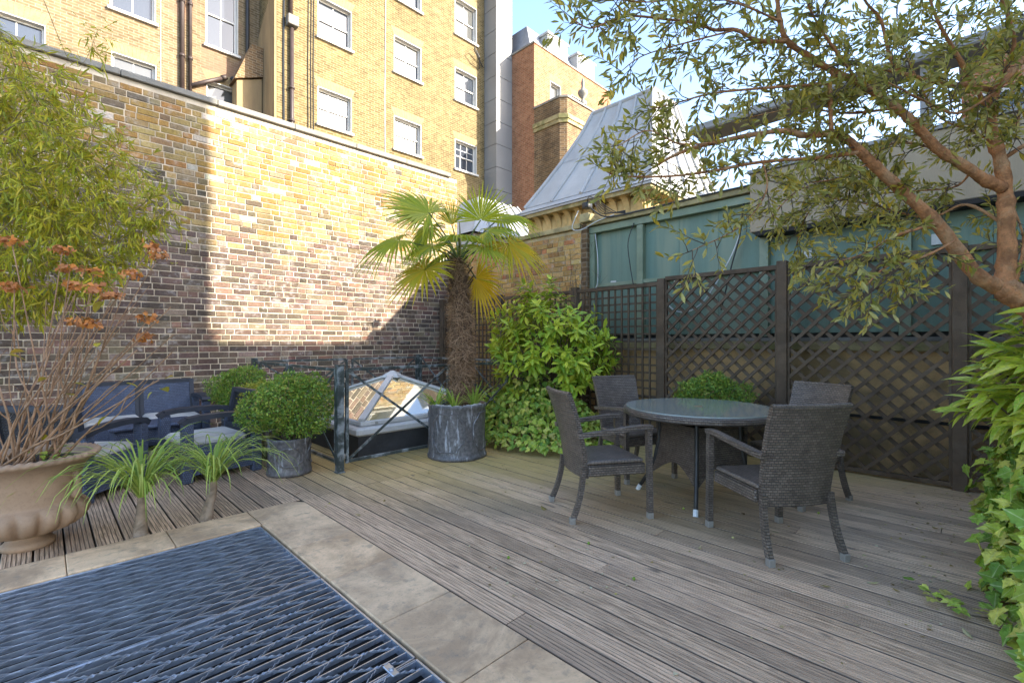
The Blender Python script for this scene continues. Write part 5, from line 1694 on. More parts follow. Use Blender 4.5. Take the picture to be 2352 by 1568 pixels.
# grassy clumps and pebbles in the palm's pot
def strap_clump(o, n, L, mat, w=0.018, base=(0, 0, 0), lean=0.6, seed=0, droop=0.9, name='leaf'):
    r_ = random.Random(seed)
    for i in range(n):
        a = r_.uniform(0, 2 * PI); el = r_.uniform(lean * 0.3, lean * 1.4)
        l = L * r_.uniform(0.6, 1.1)
        rings = []
        pos = Vector(base) + Vector((math.cos(a), math.sin(a), 0)) * r_.uniform(0, 0.02)
        ns = 7
        side = Vector((-math.sin(a), math.cos(a), 0))
        th = el
        for k in range(ns + 1):
            t = k / ns
            hw = w / 2 * (0.7 + 0.5 * math.sin(PI * min(1, t * 1.4) * 0.5)) * (1 - t ** 3) + 0.0006
            rings.append((pos - side * hw, pos + side * hw, pos.copy()))
            th += droop * (0.25 + t) / ns * r_.uniform(0.7, 1.3)
            dv = Vector((math.cos(a) * math.sin(th), math.sin(a) * math.sin(th), math.cos(th)))
            nrm = Vector((-math.cos(a) * math.cos(th), -math.sin(a) * math.cos(th), math.sin(th)))
            pos = pos + dv * (l / ns)
        vs, fs = [], []
        for q, (va, vb, vc) in enumerate(rings):
            vs += [va, vc - UPV * 0.15 * w, vb]
        for q in range(ns):
            fs += [(q * 3, q * 3 + 1, q * 3 + 4, q * 3 + 3), (q * 3 + 1, q * 3 + 2, q * 3 + 5, q * 3 + 4)]
        mm = MB(); mm.add(vs, fs); mm.build(name, mat, o)
SP = [((-0.22, -0.12), 26, 0.28, 'pale grassy tuft at the left of the palm pot'), ((0.0, -0.22), 26, 0.26, 'pale grassy tuft at the front of the palm pot'), ((0.2, -0.06), 34, 0.36, 'tallest grassy tuft, right of the palm trunk')]
for i, ((r, f), n, L, lab) in enumerate(SP):
    q = Vector((PX_, PY_, 0)) + pw(r, f, 0.55)
    o = thing('grass_tuft', lab, 'plant', q, 0, 'grassy tufts in the palm pot')
    strap_clump(o, n, L, M['grassy_leaf'], 0.02, (0, 0, 0), 0.55, i + 2, 0.9)
peb = MB().lathe([(0.0005, 0.028), (0.02, 0.025), (0.034, 0.012), (0.036, 0.0), (0.03, -0.014), (0.0005, -0.02)], 10).mesh('pebble'); peb.materials.append(M['pebble'])
for i in range(16):
    a = math.radians(200 + 140 * i / 15) + 0.1 * random.random()
    r = 0.255 + 0.02 * random.random()
    q = Vector((PX_, PY_, 0)) + pw(r * math.cos(a), r * math.sin(a), 0.572 + 0.01 * random.random())
    o = bpy.data.objects.new('pebble', peb); COL.objects.link(o); o.location = q
    o.rotation_euler = (0, 0, random.uniform(0, 6)); o.scale = (random.uniform(0.8, 1.3), random.uniform(0.7, 1.0), random.uniform(0.8, 1.1))
    tag(o, 'pale rounded pebble on the soil of the palm pot', 'pebble', 'pebbles in the palm pot')

# ================================================================== BROAD-LEAVED BUSH BY THE TRELLIS
lb = thing('broadleaf_bush', 'big glossy light green bush climbing the trellis behind the palm', 'bush', (4.92, 4.22, 0))
n_sh = 250
r_ = np.random.default_rng(21)
d = r_.normal(size=(n_sh, 3)); d[:, 2] = np.abs(d[:, 2]) * 0.9 - 0.35; d /= np.linalg.norm(d, axis=1, keepdims=True)
bump = 1 + 0.16 * np.sin(d[:, 0] * 5 + 1) * np.cos(d[:, 1] * 4)
tip = d * (np.array([0.68, 0.86, 1.02])) * (bump * r_.uniform(0.72, 1.05, n_sh))[:, None] + np.array([0, 0, 1.12])
Ps, Ds, Us, Ss = [], [], [], []
st = MB()
for i in range(n_sh):
    t = tip[i]; dv = d[i] * 0.7 + np.array([0, 0, 0.35]); dv /= np.linalg.norm(dv)
    a0 = r_.random() * 6.28
    u = np.cross(dv, [0.3, 0.2, 1.0]); u /= np.linalg.norm(u); w = np.cross(dv, u)
    nl = r_.integers(8, 14)
    for k in range(nl):
        a = a0 + k * 2.4
        back = 0.14 * (k / nl)
        out = 0.55 + 0.6 * k / nl
        dl = dv * (1.0 - 0.55 * k / nl) * 0.8 + (u * math.cos(a) + w * math.sin(a)) * out + np.array([0, 0, -0.35 - 0.3 * k / nl])
        Ps.append(t - dv * back); Ds.append(dl); Us.append(dv + np.array([0, 0, 0.8])); Ss.append(r_.uniform(0.1, 0.175))
    if i % 4 == 0:
        st.tube([(0.05 * d[i][0], 0.05 * d[i][1], 0.02), tuple(t * np.array([0.35, 0.35, 0.55])), tuple(t)], [0.012, 0.008, 0.004], 5)
scatter(lb, 'laurel', frames(Ps, Ds, Us, Ss), M['laurel_leaf'], 300, origin=(4.92, 4.22, 0))
st.build('stem', M['twig'], lb)
# bare winter twigs rising above it
bt = thing('bare_twigs', 'thin bare grey twigs rising above the broad-leaved bush', 'plant', (5.2, 4.3, 0))
st = MB()
for i in range(9):
    a = Vector((random.uniform(-0.3, 0.2), random.uniform(-0.9, 0.7), 1.4)); e = a + Vector((random.uniform(-0.15, 0.15), random.uniform(-0.2, 0.2), random.uniform(0.75, 1.2)))
    pts = [a, a * 0.6 + e * 0.4 + Vector((0.03, 0.04, 0)), e]
    st.tube([(0, a.y * 0.3, 0.02), pts[0]] + pts[1:], [0.008, 0.006, 0.004, 0.0015], 5)
    for k in range(9):
        t = random.uniform(0.45, 1.0); b0 = a * (1 - t) + e * t
        st.tube([b0, b0 + Vector((random.uniform(-0.08, 0.08), random.uniform(-0.16, 0.16), random.uniform(0.02, 0.16)))], [0.002, 0.0008], 4)
st.build('twig', M['twig'], bt)

# ================================================================== IVY
def ivy(o, pts, nrm, s0, s1, singles, seed, hang=0.5):
    r_ = np.random.default_rng(seed)
    n = len(pts)
    d = np.array([0, 0, -hang]) + r_.normal(size=(n, 3)) * 0.55 + nrm * 0.25
    up = nrm + r_.normal(size=(n, 3)) * 0.35 + np.array([0, 0, 0.35])
    scatter(o, 'ivy', frames(pts, d, up, r_.uniform(s0, s1, n)), M['ivy_leaf'], singles, origin=tuple(o.location))
# behind the palm, spilling from under the bush
iv1 = thing('ivy_mound', 'ivy spilling over the deck below the broad-leaved bush', 'ivy', (4.7, 4.2, 0))
r_ = np.random.default_rng(31)
n = 3600
u = r_.random(n); ang = r_.random(n) * 2 * PI
rad = np.sqrt(u)
px_ = np.cos(ang) * rad; py_ = np.sin(ang) * rad
hgt = (1 - rad ** 1.5) * 0.8 + 0.08
q = np.stack([px_ * 0.75 - 0.12, py_ * 1.25, hgt * r_.uniform(0.55, 1.05, n) + 0.02], 1)
nr = np.stack([px_, py_, np.full(n, 0.6)], 1)
ivy(iv1, q, nr, 0.05, 0.085, 200, 32)
m = MB()
for i in range(26):
    a = random.uniform(0, 6.28); r = random.uniform(0.5, 1.0)
    m.tube([(0, 0, 0.5), (0.3 * math.cos(a), 0.5 * math.sin(a), 0.4), (0.7 * r * math.cos(a), 1.2 * r * math.sin(a), 0.05)], [0.008, 0.006, 0.003], 5)
m.build('stem', M['twig'], iv1)
# leaf litter patch under it is left to the deck leaves

# right-hand bank: low planter box covered with ivy
bank = thing('raised_bed', 'low dark timber bed at the right edge, covered by ivy', 'planter', (0, 0, 0))
m = MB(); m.box(2.75, 5.6, -1.3, -0.28, 0.0, 0.42); m.build('bed', M['dark_wood'], bank)
m = MB(); m.box(2.8, 5.55, -1.25, -0.33, 0.42, 0.46); m.build('soil', M['soil'], bank)
iv2 = thing('ivy_bank', 'thick ivy hanging over the bed at the right edge', 'ivy', (0, 0, 0))
r_ = np.random.default_rng(41)
n = 3400
xx = r_.uniform(2.55, 5.3, n)
front = r_.random(n) < 0.75
bul = 0.10 * np.sin(xx * 4.2) + 0.06 * np.sin(xx * 9.1 + 1)
zz = np.where(front, r_.uniform(0.02, 0.66, n), r_.uniform(0.46, 0.72, n))
yy = np.where(front, -0.19 + bul * 0.8 + 0.05 * r_.normal(size=n) - 0.10 * (zz / 0.6) ** 2, r_.uniform(-1.1, -0.15, n))
q = np.stack([xx, yy, zz], 1)
nr = np.where(front[:, None], np.array([[-0.25, 0.95, 0.3]]), np.array([[0, 0.2, 1.0]]))
# near end of the bed
n2 = 900
q2 = np.stack([2.6 + 0.07 * r_.normal(size=n2), r_.uniform(-1.1, -0.12, n2), r_.uniform(0.02, 0.7, n2)], 1)
q = np.concatenate([q, q2]); nr = np.concatenate([nr, np.tile([[-0.9, 0.3, 0.3]], (n2, 1))])
ivy(iv2, q, nr, 0.05, 0.1, 300, 42)
m = MB()
for i in range(30):
    x0 = random.uniform(2.6, 5.2)
    m.tube([(x0, -0.5, 0.5), (x0 + random.uniform(-0.1, 0.1), -0.2, 0.5), (x0 + random.uniform(-0.2, 0.2), -0.14, 0.05)], [0.007, 0.006, 0.003], 5)
# runner creeping out over the deck
rp = [P(2300, 1440, 2.16), P(2230, 1425, 2.2), P(2180, 1395, 2.3), P(2120, 1360, 2.44)]
rp = [Vector((v.x, v.y, 0.02)) for v in rp]
m.tube(rp, [0.004, 0.004, 0.003, 0.002], 5)
m.build('stem', M['twig'], iv2)
qq = []
for i in range(26):
    t = random.random() * 2.99; k = int(t); t -= k
    v = rp[k] * (1 - t) + rp[k + 1] * t
    qq.append((v.x + random.uniform(-0.06, 0.06), v.y + random.uniform(-0.06, 0.06), 0.03 + 0.02 * random.random()))
qq = np.array(qq)
scatter(iv2, 'ivy', frames(qq, rng.normal(size=(26, 3)) * np.array([1, 1, 0.1]), np.tile([[0, 0, 1.0]], (26, 1)) + 0.2 * rng.normal(size=(26, 3)), rng.uniform(0.03, 0.06, 26)), M['ivy_leaf'], 26, name='runner_leaf', origin=(0, 0, 0))

# ================================================================== SPOTTED SHRUB (right edge)
au = thing('spotted_shrub', 'yellow-green spotted leaf shrub at the right edge below the olive', 'bush', (4.1, -0.5, 0.4))
r_ = np.random.default_rng(51)
Ps, Ds, Us, Ss = [], [], [], []
st = MB()
for i in range(170):
    dv = r_.normal(size=3); dv[2] = abs(dv[2]) * 0.8 - 0.25; dv /= np.linalg.norm(dv)
    t = dv * np.array([0.85, 0.6, 0.85]) * r_.uniform(0.55, 1.0) + np.array([0, 0, 0.55])
    axd = dv * 0.8 + np.array([-0.25, 0.35, 0.1]); axd /= np.linalg.norm(axd)
    u = np.cross(axd, [0.2, 0.3, 1.0]); u /= np.linalg.norm(u); w = np.cross(axd, u)
    for k in range(9):
        a = k * 2.4 + i
        dl = axd * 0.9 + (u * math.cos(a) + w * math.sin(a)) * 0.55 + np.array([0, 0, -0.25])
        Ps.append(t - axd * 0.02 * k); Ds.append(dl); Us.append(np.array([0, 0, 1.0]) + 0.3 * r_.normal(size=3)); Ss.append(r_.uniform(0.12, 0.2))
    if i % 3 == 0: st.tube([(0, 0, 0), tuple(t * 0.5), tuple(t)], [0.012, 0.008, 0.005], 5)
scatter(au, 'aucuba', frames(Ps, Ds, Us, Ss), M['aucuba_leaf'], 300, origin=(4.1, -0.5, 0.4))
st.build('stem', M['twig'], au)

# ================================================================== OLIVE TREE
ol = thing('olive_tree', 'olive tree with reddish branches spreading over the right half', 'tree', (0, 0, 0))
def pl(pts, f0, f1):
    n = len(pts)
    return [P(x, y, f0 + (f1 - f0) * i / (n - 1)) for i, (x, y) in enumerate(pts)]
def smooth_path(pts, k=4):
    out = []
    n = len(pts)
    for i in range(n - 1):
        p0, p1, p2, p3 = pts[max(0, i - 1)], pts[i], pts[i + 1], pts[min(n - 1, i + 2)]
        for j in range(k):
            t = j / k
            out.append(0.5 * ((2 * p1) + (p2 - p0) * t + (2 * p0 - 5 * p1 + 4 * p2 - p3) * t * t + (3 * p1 - p0 - 3 * p2 + p3) * t ** 3))
    out.append(pts[-1])
    return out
def limb(name, pts, r0, r1, mat='bark'):
    sp = smooth_path(pts, 6)
    n = len(sp)
    r0 *= 0.84
    rad = [r0 + (r1 - r0) * (i / (n - 1)) ** 0.8 for i in range(n)]
    rad = [r * (1 + 0.05 * math.sin(i * 0.9 + r0 * 300) + 0.045 * random.uniform(-1, 1) + (0.16 if i % 11 == 5 else 0)) for i, r in enumerate(rad)]
    if r0 > 0.02: sp = [sp[0]] + [p + Vector((random.uniform(-1, 1), random.uniform(-1, 1), random.uniform(-1, 1))) * r * 0.07 for p, r in zip(sp[1:], rad[1:])]
    m = MB(); m.tube(sp, rad, 12 if r0 > 0.02 else 7)
    m.build(name, M[mat], ol, True)
    return sp
FK = P(2300, 662, 2.62)
limb('trunk', [Vector((4.0, -0.95, 0.42)), P(2440, 800, 2.45), P(2385, 715, 2.55), P(2330, 678, 2.6), FK], 0.085, 0.062)
LB = []
LB.append(limb('branch', [FK, P(2240, 628, 2.6)] + pl([(2160, 523), (2120, 482), (2043, 412), (1983, 355), (1943, 318), (1909, 308), (1849, 311), (1785, 301), (1641, 328), (1560, 352), (1500, 385)], 2.58, 2.35), 0.05, 0.006))
LB.append(limb('branch', [FK + Vector((0, 0, 0.02)), P(2313, 600, 2.62)] + pl([(2311, 523), (2308, 436), (2298, 369), (2281, 318), (2274, 261), (2284, 214), (2297, 194), (2352, 134), (2420, 40), (2450, -40)], 2.62, 2.7), 0.055, 0.012))
LB.append(limb('branch', pl([(2302, 432), (2261, 412), (2211, 379), (2154, 342), (2110, 295), (2060, 248), (1976, 194), (1909, 161), (1859, 131), (1808, 94), (1792, 50), (1785, 0), (1770, -60)], 2.62, 2.3), 0.038, 0.008))
LB.append(limb('branch', pl([(2280, 205), (2227, 198), (2144, 188), (2070, 168), (1943, 147), (1850, 160)], 2.64, 2.8), 0.022, 0.004))
LB.append(limb('branch', pl([(2070, 168), (2043, 127), (2023, 47), (1990, 7), (1960, -50)], 2.78, 2.6), 0.014, 0.005))
LB.append(limb('branch', pl([(1808, 94), (1742, 94), (1691, 69), (1641, 69), (1601, 54), (1534, 45), (1447, 37), (1400, 50), (1353, 65), (1316, 44)], 2.33, 2.15), 0.013, 0.0025))
LB.append(limb('branch', pl([(1691, 69), (1590, 95), (1480, 127), (1427, 164)], 2.28, 2.2), 0.006, 0.002))
LB.append(limb('branch', pl([(1906, 161), (1906, 190), (1775, 201), (1641, 214), (1560, 235), (1500, 250)], 2.4, 2.45), 0.012, 0.003))
LB.append(limb('branch', pl([(1906, 188), (1907, 240), (1909, 300)], 2.4, 2.45), 0.012, 0.01))
LB.append(limb('branch', pl([(1975, 350), (1882, 362), (1752, 372), (1641, 392), (1540, 405), (1430, 405), (1395, 395)], 2.5, 2.2), 0.014, 0.003))
LB.append(limb('branch', pl([(1641, 328), (1560, 330), (1490, 300), (1430, 330), (1415, 345)], 2.36, 2.2), 0.006, 0.002))
LB.append(limb('branch', pl([(1752, 372), (1760, 440), (1700, 520), (1590, 575)], 2.4, 2.3), 0.006, 0.002))
LB.append(limb('branch', pl([(2150, 515), (2060, 540), (1990, 580), (1930, 600)], 2.55, 2.35), 0.012, 0.003))
LB.append(limb('branch', pl([(2190, 555), (2120, 590), (2040, 610), (1990, 655)], 2.5, 2.3), 0.010, 0.003))
LB.append(limb('branch', pl([(2311, 520), (2220, 470), (2130, 500), (2000, 470), (1870, 450)], 2.65, 3.0), 0.012, 0.003))
LB.append(limb('branch', pl([(2298, 369), (2360, 330), (2430, 300)], 2.64, 2.5), 0.016, 0.006))
LB.append(limb('branch', pl([(2274, 261), (2200, 130), (2150, 40), (2120, -60)], 2.66, 2.4), 0.016, 0.005))
LB.append(limb('branch', pl([(2330, 660), (2352, 560), (2330, 480)], 2.75, 2.9), 0.014, 0.004))
LB.append(limb('branch', pl([(2060, 248), (1950, 260), (1830, 250), (1720, 270)], 2.45, 2.7), 0.010, 0.003))
LB.append(limb('branch', pl([(2154, 342), (2050, 330), (1960, 400), (1860, 420)], 2.6, 2.9), 0.010, 0.003))
LB.append(limb('branch', pl([(1976, 194), (1900, 90), (1860, 20), (1840, -40)], 2.42, 2.2), 0.010, 0.003))
LB.append(limb('branch', pl([(1792, 50), (1700, 10), (1600, -10), (1500, 5), (1420, 0)], 2.25, 2.1), 0.007, 0.002))
LB.append(limb('branch', pl([(2290, 200), (2330, 100), (2300, 0), (2280, -60)], 2.6, 2.3), 0.014, 0.004))
LB.append(limb('branch', pl([(2290, 330), (2230, 300), (2150, 260), (2080, 120), (2060, 40)], 2.7, 2.9), 0.010, 0.003))
LB.append(limb('branch', pl([(2290, 340), (2340, 270), (2320, 200), (2250, 90)], 2.7, 2.95), 0.010, 0.003))
LB.append(limb('branch', pl([(2230, 395), (2190, 430), (2080, 440), (1960, 450)], 2.65, 2.95), 0.008, 0.003))
LB.append(limb('branch', pl([(1960, 400), (1900, 440), (1850, 500), (1830, 560)], 2.9, 3.2), 0.008, 0.003))
LB.append(limb('branch', pl([(1990, 380), (1920, 410), (1830, 440), (1770, 500)], 2.9, 3.2), 0.008, 0.003))
LB.append(limb('branch', pl([(2284, 214), (2200, 260), (2120, 230), (2040, 190)], 2.6, 2.3), 0.010, 0.003))
# twigs with paired leaves along every limb
r_ = np.random.default_rng(61)
Ps, Ds, Us, Ss = [], [], [], []
tw = MB()
def add_leaves(pts):
    L = len(pts)
    for i in range(1, L):
        a, b_ = pts[i - 1], pts[i]
        d = (b_ - a)
        if d.length < 1e-5: continue
        d = d.normalized()
        for sgn in (-1, 1):
            if r_.random() < 0.12: continue
            q = Vector(r_.normal(size=3)); sd = d.cross(q)
            if sd.length < 1e-3: continue
            sd.normalize()
            dl = d * 0.75 + sd * sgn * 0.75 + Vector((0, 0, r_.normal() * 0.15))
            Ps.append(tuple(b_)); Ds.append(tuple(dl)); Us.append(tuple(r_.normal(size=3) * 0.6 + np.array([0, 0, 0.8]))); Ss.append(r_.uniform(0.038, 0.068))
def grow(start, d, L, level):
    n = max(4, int(L / 0.021))
    pts = [start]
    dv = d.normalized()
    for i in range(n):
        dv = (dv + Vector(r_.normal(size=3)) * 0.10 + Vector((0, 0, -0.012))).normalized()
        pts.append(pts[-1] + dv * (L / n))
    tw.tube(pts[::2] if len(pts) > 4 else pts, [0.0028 - 0.002 * k / max(1, len(pts[::2]) - 1) for k in range(len(pts[::2]))] if len(pts) > 4 else 0.0015, 4, False)
    add_leaves(pts[max(1, int(n * 0.25)):])
    if level > 0:
        for k in range(2 if level > 1 else 1):
            i = r_.integers(1, max(2, n - 2))
            q = Vector(r_.normal(size=3)) * 0.8 + dv
            grow(pts[i], q, L * r_.uniform(0.45, 0.75), level - 1)
for bi, sp in enumerate(LB):
    tot = sum((sp[i + 1] - sp[i]).length for i in range(len(sp) - 1))
    main = bi < 3
    step = 0.0275
    acc = 0.0
    run = 0.0
    for i in range(1, len(sp)):
        seg = (sp[i] - sp[i - 1])
        acc += seg.length; run += seg.length
        if main and run < (0.75 if bi == 0 else 0.85): 
            acc = 0
            continue
        while acc > step:
            acc -= step
            if r_.random() < 0.16: continue
            d = seg.normalized()
            q = Vector(r_.normal(size=3)); q = (q - d * q.dot(d) * 0.7)
            dirv = d * 0.55 + q.normalized() * 0.8 + Vector((0, 0, 0.05))
            px = proj(sp[i])
            big = 1.0 if px[0] > 1720 else 0.6
            grow(sp[i], dirv, r_.uniform(0.09, 0.32) * (0.7 + 0.3 * big), (2 if px[0] > 1800 and r_.random() < 0.3 else 1) if r_.random() < 0.62 * big else 0)
    # leafy end
    grow(sp[-1], sp[-1] - sp[-3], 0.14, 1)
tw.build('twig', M['twig'], ol, False, 'stuff')
scatter(ol, 'olive', frames(Ps, Ds, Us, Ss), M['olive_leaf'], 300)
print('olive leaves', len(Ps))

# ================================================================== BAMBOO (left)
ba = thing('bamboo', 'yellow-green bamboo leaning in from the left edge before the wall', 'bamboo', (0, 0, 0))
r_ = np.random.default_rng(71)
Ps, Ds, Us, Ss = [], [], [], []
root = Vector((-0.75, 6.0, 0.35))
tips = [(415, 478, 4.0), (385, 440, 3.9), (345, 385, 4.0), (300, 330, 4.1), (255, 280, 4.0), (210, 215, 4.2), (150, 165, 4.1), (70, 170, 4.2), (350, 520, 3.9), (320, 560, 4.1), (285, 600, 3.9), (235, 640, 4.2), (160, 660, 4.0), (20, 230, 4.0), (60, 420, 3.8), (180, 420, 3.8), (120, 540, 3.8), (240, 480, 3.8), (60, 640, 3.9), (30, 560, 4.2), (-40, 400, 4.1), (-60, 250, 4.2), (255, 70, 4.6), (120, 300, 4.3), (200, 360, 4.3), (150, 480, 4.3), (290, 450, 4.2), (10, 700, 4.1), (100, 700, 4.2), (200, 560, 4.0)]
bt_ = MB()
for (x, y, f) in tips:
    e = P(x - 30, y, f)
    base = root + Vector((r_.normal() * 0.12, r_.normal() * 0.15, 0))
    top = base * 0.45 + e * 0.55
    top.z = max(e.z, base.z) + 0.25 + 0.12 * r_.random()
    pts = smooth_path([base, base * 0.75 + e * 0.25 + Vector((0, 0, 0.55 * (top.z - base.z))), top, base * 0.15 + e * 0.85 + Vector((0, 0, 0.16)), e], 7)
    m = MB(); n = len(pts); m.tube(pts, [0.007 - 0.0058 * i / (n - 1) for i in range(n)], 6); m.build('cane', M['bamboo_cane'], ba, True)
    sparse = y < 100
    for i in range(int(n * (0.45 if not sparse else 0.8)), n):
        for k in range(5 if not sparse else 3):
            q = Vector(r_.normal(size=3)); d = (pts[i] - pts[i - 1]).normalized()
            bd = (d * 0.5 + q.normalized() * 0.9 + Vector((0, 0, -0.1))).normalized()
            L = r_.uniform(0.06, 0.26)
            s0 = pts[i]; e0 = s0 + bd * L + Vector((0, 0, -0.05))
            bt_.tube([s0, e0], [0.0014, 0.0006], 3, False)
            for j in range(r_.integers(4, 8)):
                t = r_.uniform(0.35, 1.0)
                qq = s0 * (1 - t) + e0 * t
                dl = bd * 0.7 + Vector(r_.normal(size=3)) * 0.55 + Vector((0, 0, -0.35))
                Ps.append(tuple(qq)); Ds.append(tuple(dl)); Us.append(tuple(r_.normal(size=3) * 0.5 + np.array([0, 0, 1]))); Ss.append(r_.uniform(0.06, 0.125))
bt_.build('branchlet', M['bamboo_cane'], ba, False, 'stuff')
scatter(ba, 'bamboo', frames(Ps, Ds, Us, Ss), M['bamboo_leaf'], 300)
print('bamboo leaves', len(Ps))
m = MB(); m.lathe([(0.0005, 0.01), (0.24, 0.01), (0.25, 0.0), (0.3, 0.42), (0.32, 0.44), (0.32, 0.48), (0.29, 0.48), (0.28, 0.4), (0.0005, 0.4)], 32, (root.x, root.y, 0)); m.build('pot', M['resin'], ba, True)

# ================================================================== URN AND HYDRANGEA
UX, UY = -0.06, 4.3
un = thing('stone_urn', 'beige classical urn with lobed bowl at the left edge', 'urn', (UX, UY, 0))
prof = [(0.0005, 0.0), (0.125, 0.0), (0.125, 0.03), (0.11, 0.045), (0.085, 0.06), (0.085, 0.075), (0.1, 0.085), (0.17, 0.095), (0.24, 0.12), (0.285, 0.16), (0.298, 0.2), (0.288, 0.24), (0.26, 0.268), (0.243, 0.275), (0.238, 0.29), (0.243, 0.35), (0.25, 0.42), (0.262, 0.47), (0.285, 0.51), (0.318, 0.538), (0.342, 0.55), (0.35, 0.565), (0.338, 0.582), (0.31, 0.582), (0.285, 0.565), (0.262, 0.52), (0.0005, 0.5)]
def lobes(r, z, t):
    if 0.085 < z < 0.272:
        k = math.sin(PI * (z - 0.085) / 0.187)
        r = r * (1 + 0.0 * k) - (1 - abs(math.cos(t * 8))) ** 1.6 * 0.055 * k
    if 0.545 < z < 0.585 and r > 0.3:
        r += 0.004 * math.sin(t * 44)
        z += 0.005 * math.sin(t * 44)
    return r, z
m = MB(); m.lathe(prof, 180, fn=lobes); m.build('bowl', M['urn'], un, True)
for a in (math.radians(-35), math.radians(145)):
    # scrolled side lug
    c = Vector((0.235 * math.cos(a), 0.235 * math.sin(a), 0.38)); od = Vector((math.cos(a), math.sin(a), 0))
    pts = [c + od * (0.012 + 0.03 * math.sin(s)) + UPV * (0.075 * math.cos(s)) for s in [PI * k / 8 for k in range(9)]]
    m = MB(); m.tube(pts, [0.012, 0.02, 0.022, 0.02, 0.02, 0.022, 0.026, 0.028, 0.018], 8); m.build('lug', M['urn'], un, True)
m = MB(); m.disc(0.26, 0.53, 40); m.build('soil', M['soil'], un)
hy = thing('hydrangea', 'bare hydrangea stems with dried brown flower heads in the urn', 'shrub', (UX, UY, 0))
U0 = Vector((UX, UY, 0))
heads = [(143, 577), (344, 571), (161, 619), (215, 628), (299, 634), (167, 661), (215, 664), (257, 684), (179, 742), (209, 747), (338, 736), (329, 778), (33, 664), (27, 557), (365, 590), (-30, 620)]
TPLP = []
def head(c, s=0.06):
    n = 34
    d = rnd_unit(n); d[:, 2] = np.abs(d[:, 2])
    p = np.array([*c])[None, :] + d * np.array([s, s, s * 0.6]) * rng.uniform(0.5, 1.0, (n, 1))
    o = scatter(hy, 'petal', frames(p, rnd_unit(n), d, rng.uniform(0.028, 0.048, n)), M['dry_petal'], 0, bulk='flower_head', kind=None)
    return o
def stem(e, r0=0.007, wob=0.05, base=None):
    b0 = Vector((random.uniform(-0.16, 0.16), random.uniform(-0.16, 0.16), 0.52)) if base is None else base
    mid = b0 * 0.5 + e * 0.5 + Vector((random.uniform(-wob, wob), random.uniform(-wob, wob), random.uniform(-0.03, 0.06)))
    q1 = b0 * 0.75 + e * 0.25 + Vector((random.uniform(-wob, wob), random.uniform(-wob, wob), 0.05)) * 0.6
    sp = smooth_path([b0, q1, mid, e], 4)
    n = len(sp)
    m = MB(); m.tube(sp, [r0 * (1 - 0.6 * i / (n - 1)) * (1.25 if i % 4 == 0 else 1) for i in range(n)], 7)
    m.build('stem', M['hydrangea_stem'], hy, True)
    return sp
all_sp = []
for (x, y) in heads:
    e = P(x, y, random.uniform(2.85, 3.3)) - U0
    sp = stem(e); all_sp.append(sp); head(e)
    # side shoot
    k = random.randint(5, 9)
    all_sp.append(stem(sp[k] + (e - sp[k]) * 0.6 + Vector((random.uniform(-0.12, 0.12), random.uniform(-0.12, 0.12), random.uniform(0, 0.08))), 0.004, 0.02, sp[k]))
for i in range(24):
    x, y = random.uniform(-60, 400), random.uniform(640, 900)
    if x > 250 and y < 700: y += 120
    e = P(x, y, random.uniform(2.75, 3.5)) - U0
    sp = stem(e, random.uniform(0.004, 0.0085)); all_sp.append(sp)
    if random.random() < 0.6:
        k = random.randint(4, 9)
        stem(sp[k] + (e - sp[k]) * 0.7 + Vector((random.uniform(-0.15, 0.15), random.uniform(-0.15, 0.15), random.uniform(-0.02, 0.1))), 0.0035, 0.02, sp[k])
lv = [(318, 607), (300, 600), (395, 607), (235, 692), (222, 700), (222, 797), (245, 955), (110, 868), (150, 905), (60, 808), (20, 815), (170, 880), (290, 880), (350, 900), (372, 892), (205, 628), (265, 630), (95, 1000), (380, 870)]
for (x, y) in lv:
    q = P(x, y, random.uniform(2.7, 3.1)) - U0
    d = RT * random.uniform(-1, 1) + UPV * random.uniform(-0.5, 0.3) + FW * random.uniform(-0.4, 0.4)
    scatter(hy, 'broad', frames([tuple(q)], [tuple(d)], [(random.uniform(-.5, .5), random.uniform(-.5, .5), 0.8)], [random.uniform(0.05, 0.1)]), M['yellow_leaf'], 0, bulk='leaf', kind=None)
for i in range(14):
    q = Vector((random.uniform(0.0, 0.25), random.uniform(-0.3, 0.0), 0.56 + random.uniform(0, 0.06)))
    d = Vector(rng.normal(size=3)); d.z *= 0.3
    scatter(hy, 'broad', frames([tuple(q)], [tuple(d)], [(0, 0, 1)], [random.uniform(0.03, 0.06)]), M['box_leaf'], 0, bulk='leaf', kind=None)

# ================================================================== PONYTAIL PLANTS
def ponytail(label, loc, H, n, L, seed, lean):
    o = thing('ponytail_plant', label, 'plant', loc, 0, 'ponytail plants along the paving edge')
    m = MB()
    pts = [Vector((0.0, 0.0, -0.02)), Vector(lean) * 0.4 + UPV * H * 0.3, Vector(lean) * 0.9 + UPV * H * 0.7, Vector(lean) + UPV * H]
    sp = smooth_path(pts, 5); n_ = len(sp)
    m.tube(sp, [0.055 - 0.033 * (i / (n_ - 1)) ** 0.5 for i in range(n_)], 12); m.build('trunk', M['pony_trunk'], o, True)
    strap_clump(o, n, L, M['pony_leaf'], 0.010, tuple(Vector(lean) + UPV * (H - 0.01)), 0.45, seed, 3.1)
ponytail('ponytail plant with bushy drooping leaves nearest the urn', (0.47, 4.02, 0), 0.25, 125, 0.78, 5, (0.01, 0.02, 0))
ponytail('ponytail plant with thin trunk further from the urn', (0.85, 4.03, 0), 0.27, 95, 0.72, 9, (0.05, 0.0, 0))

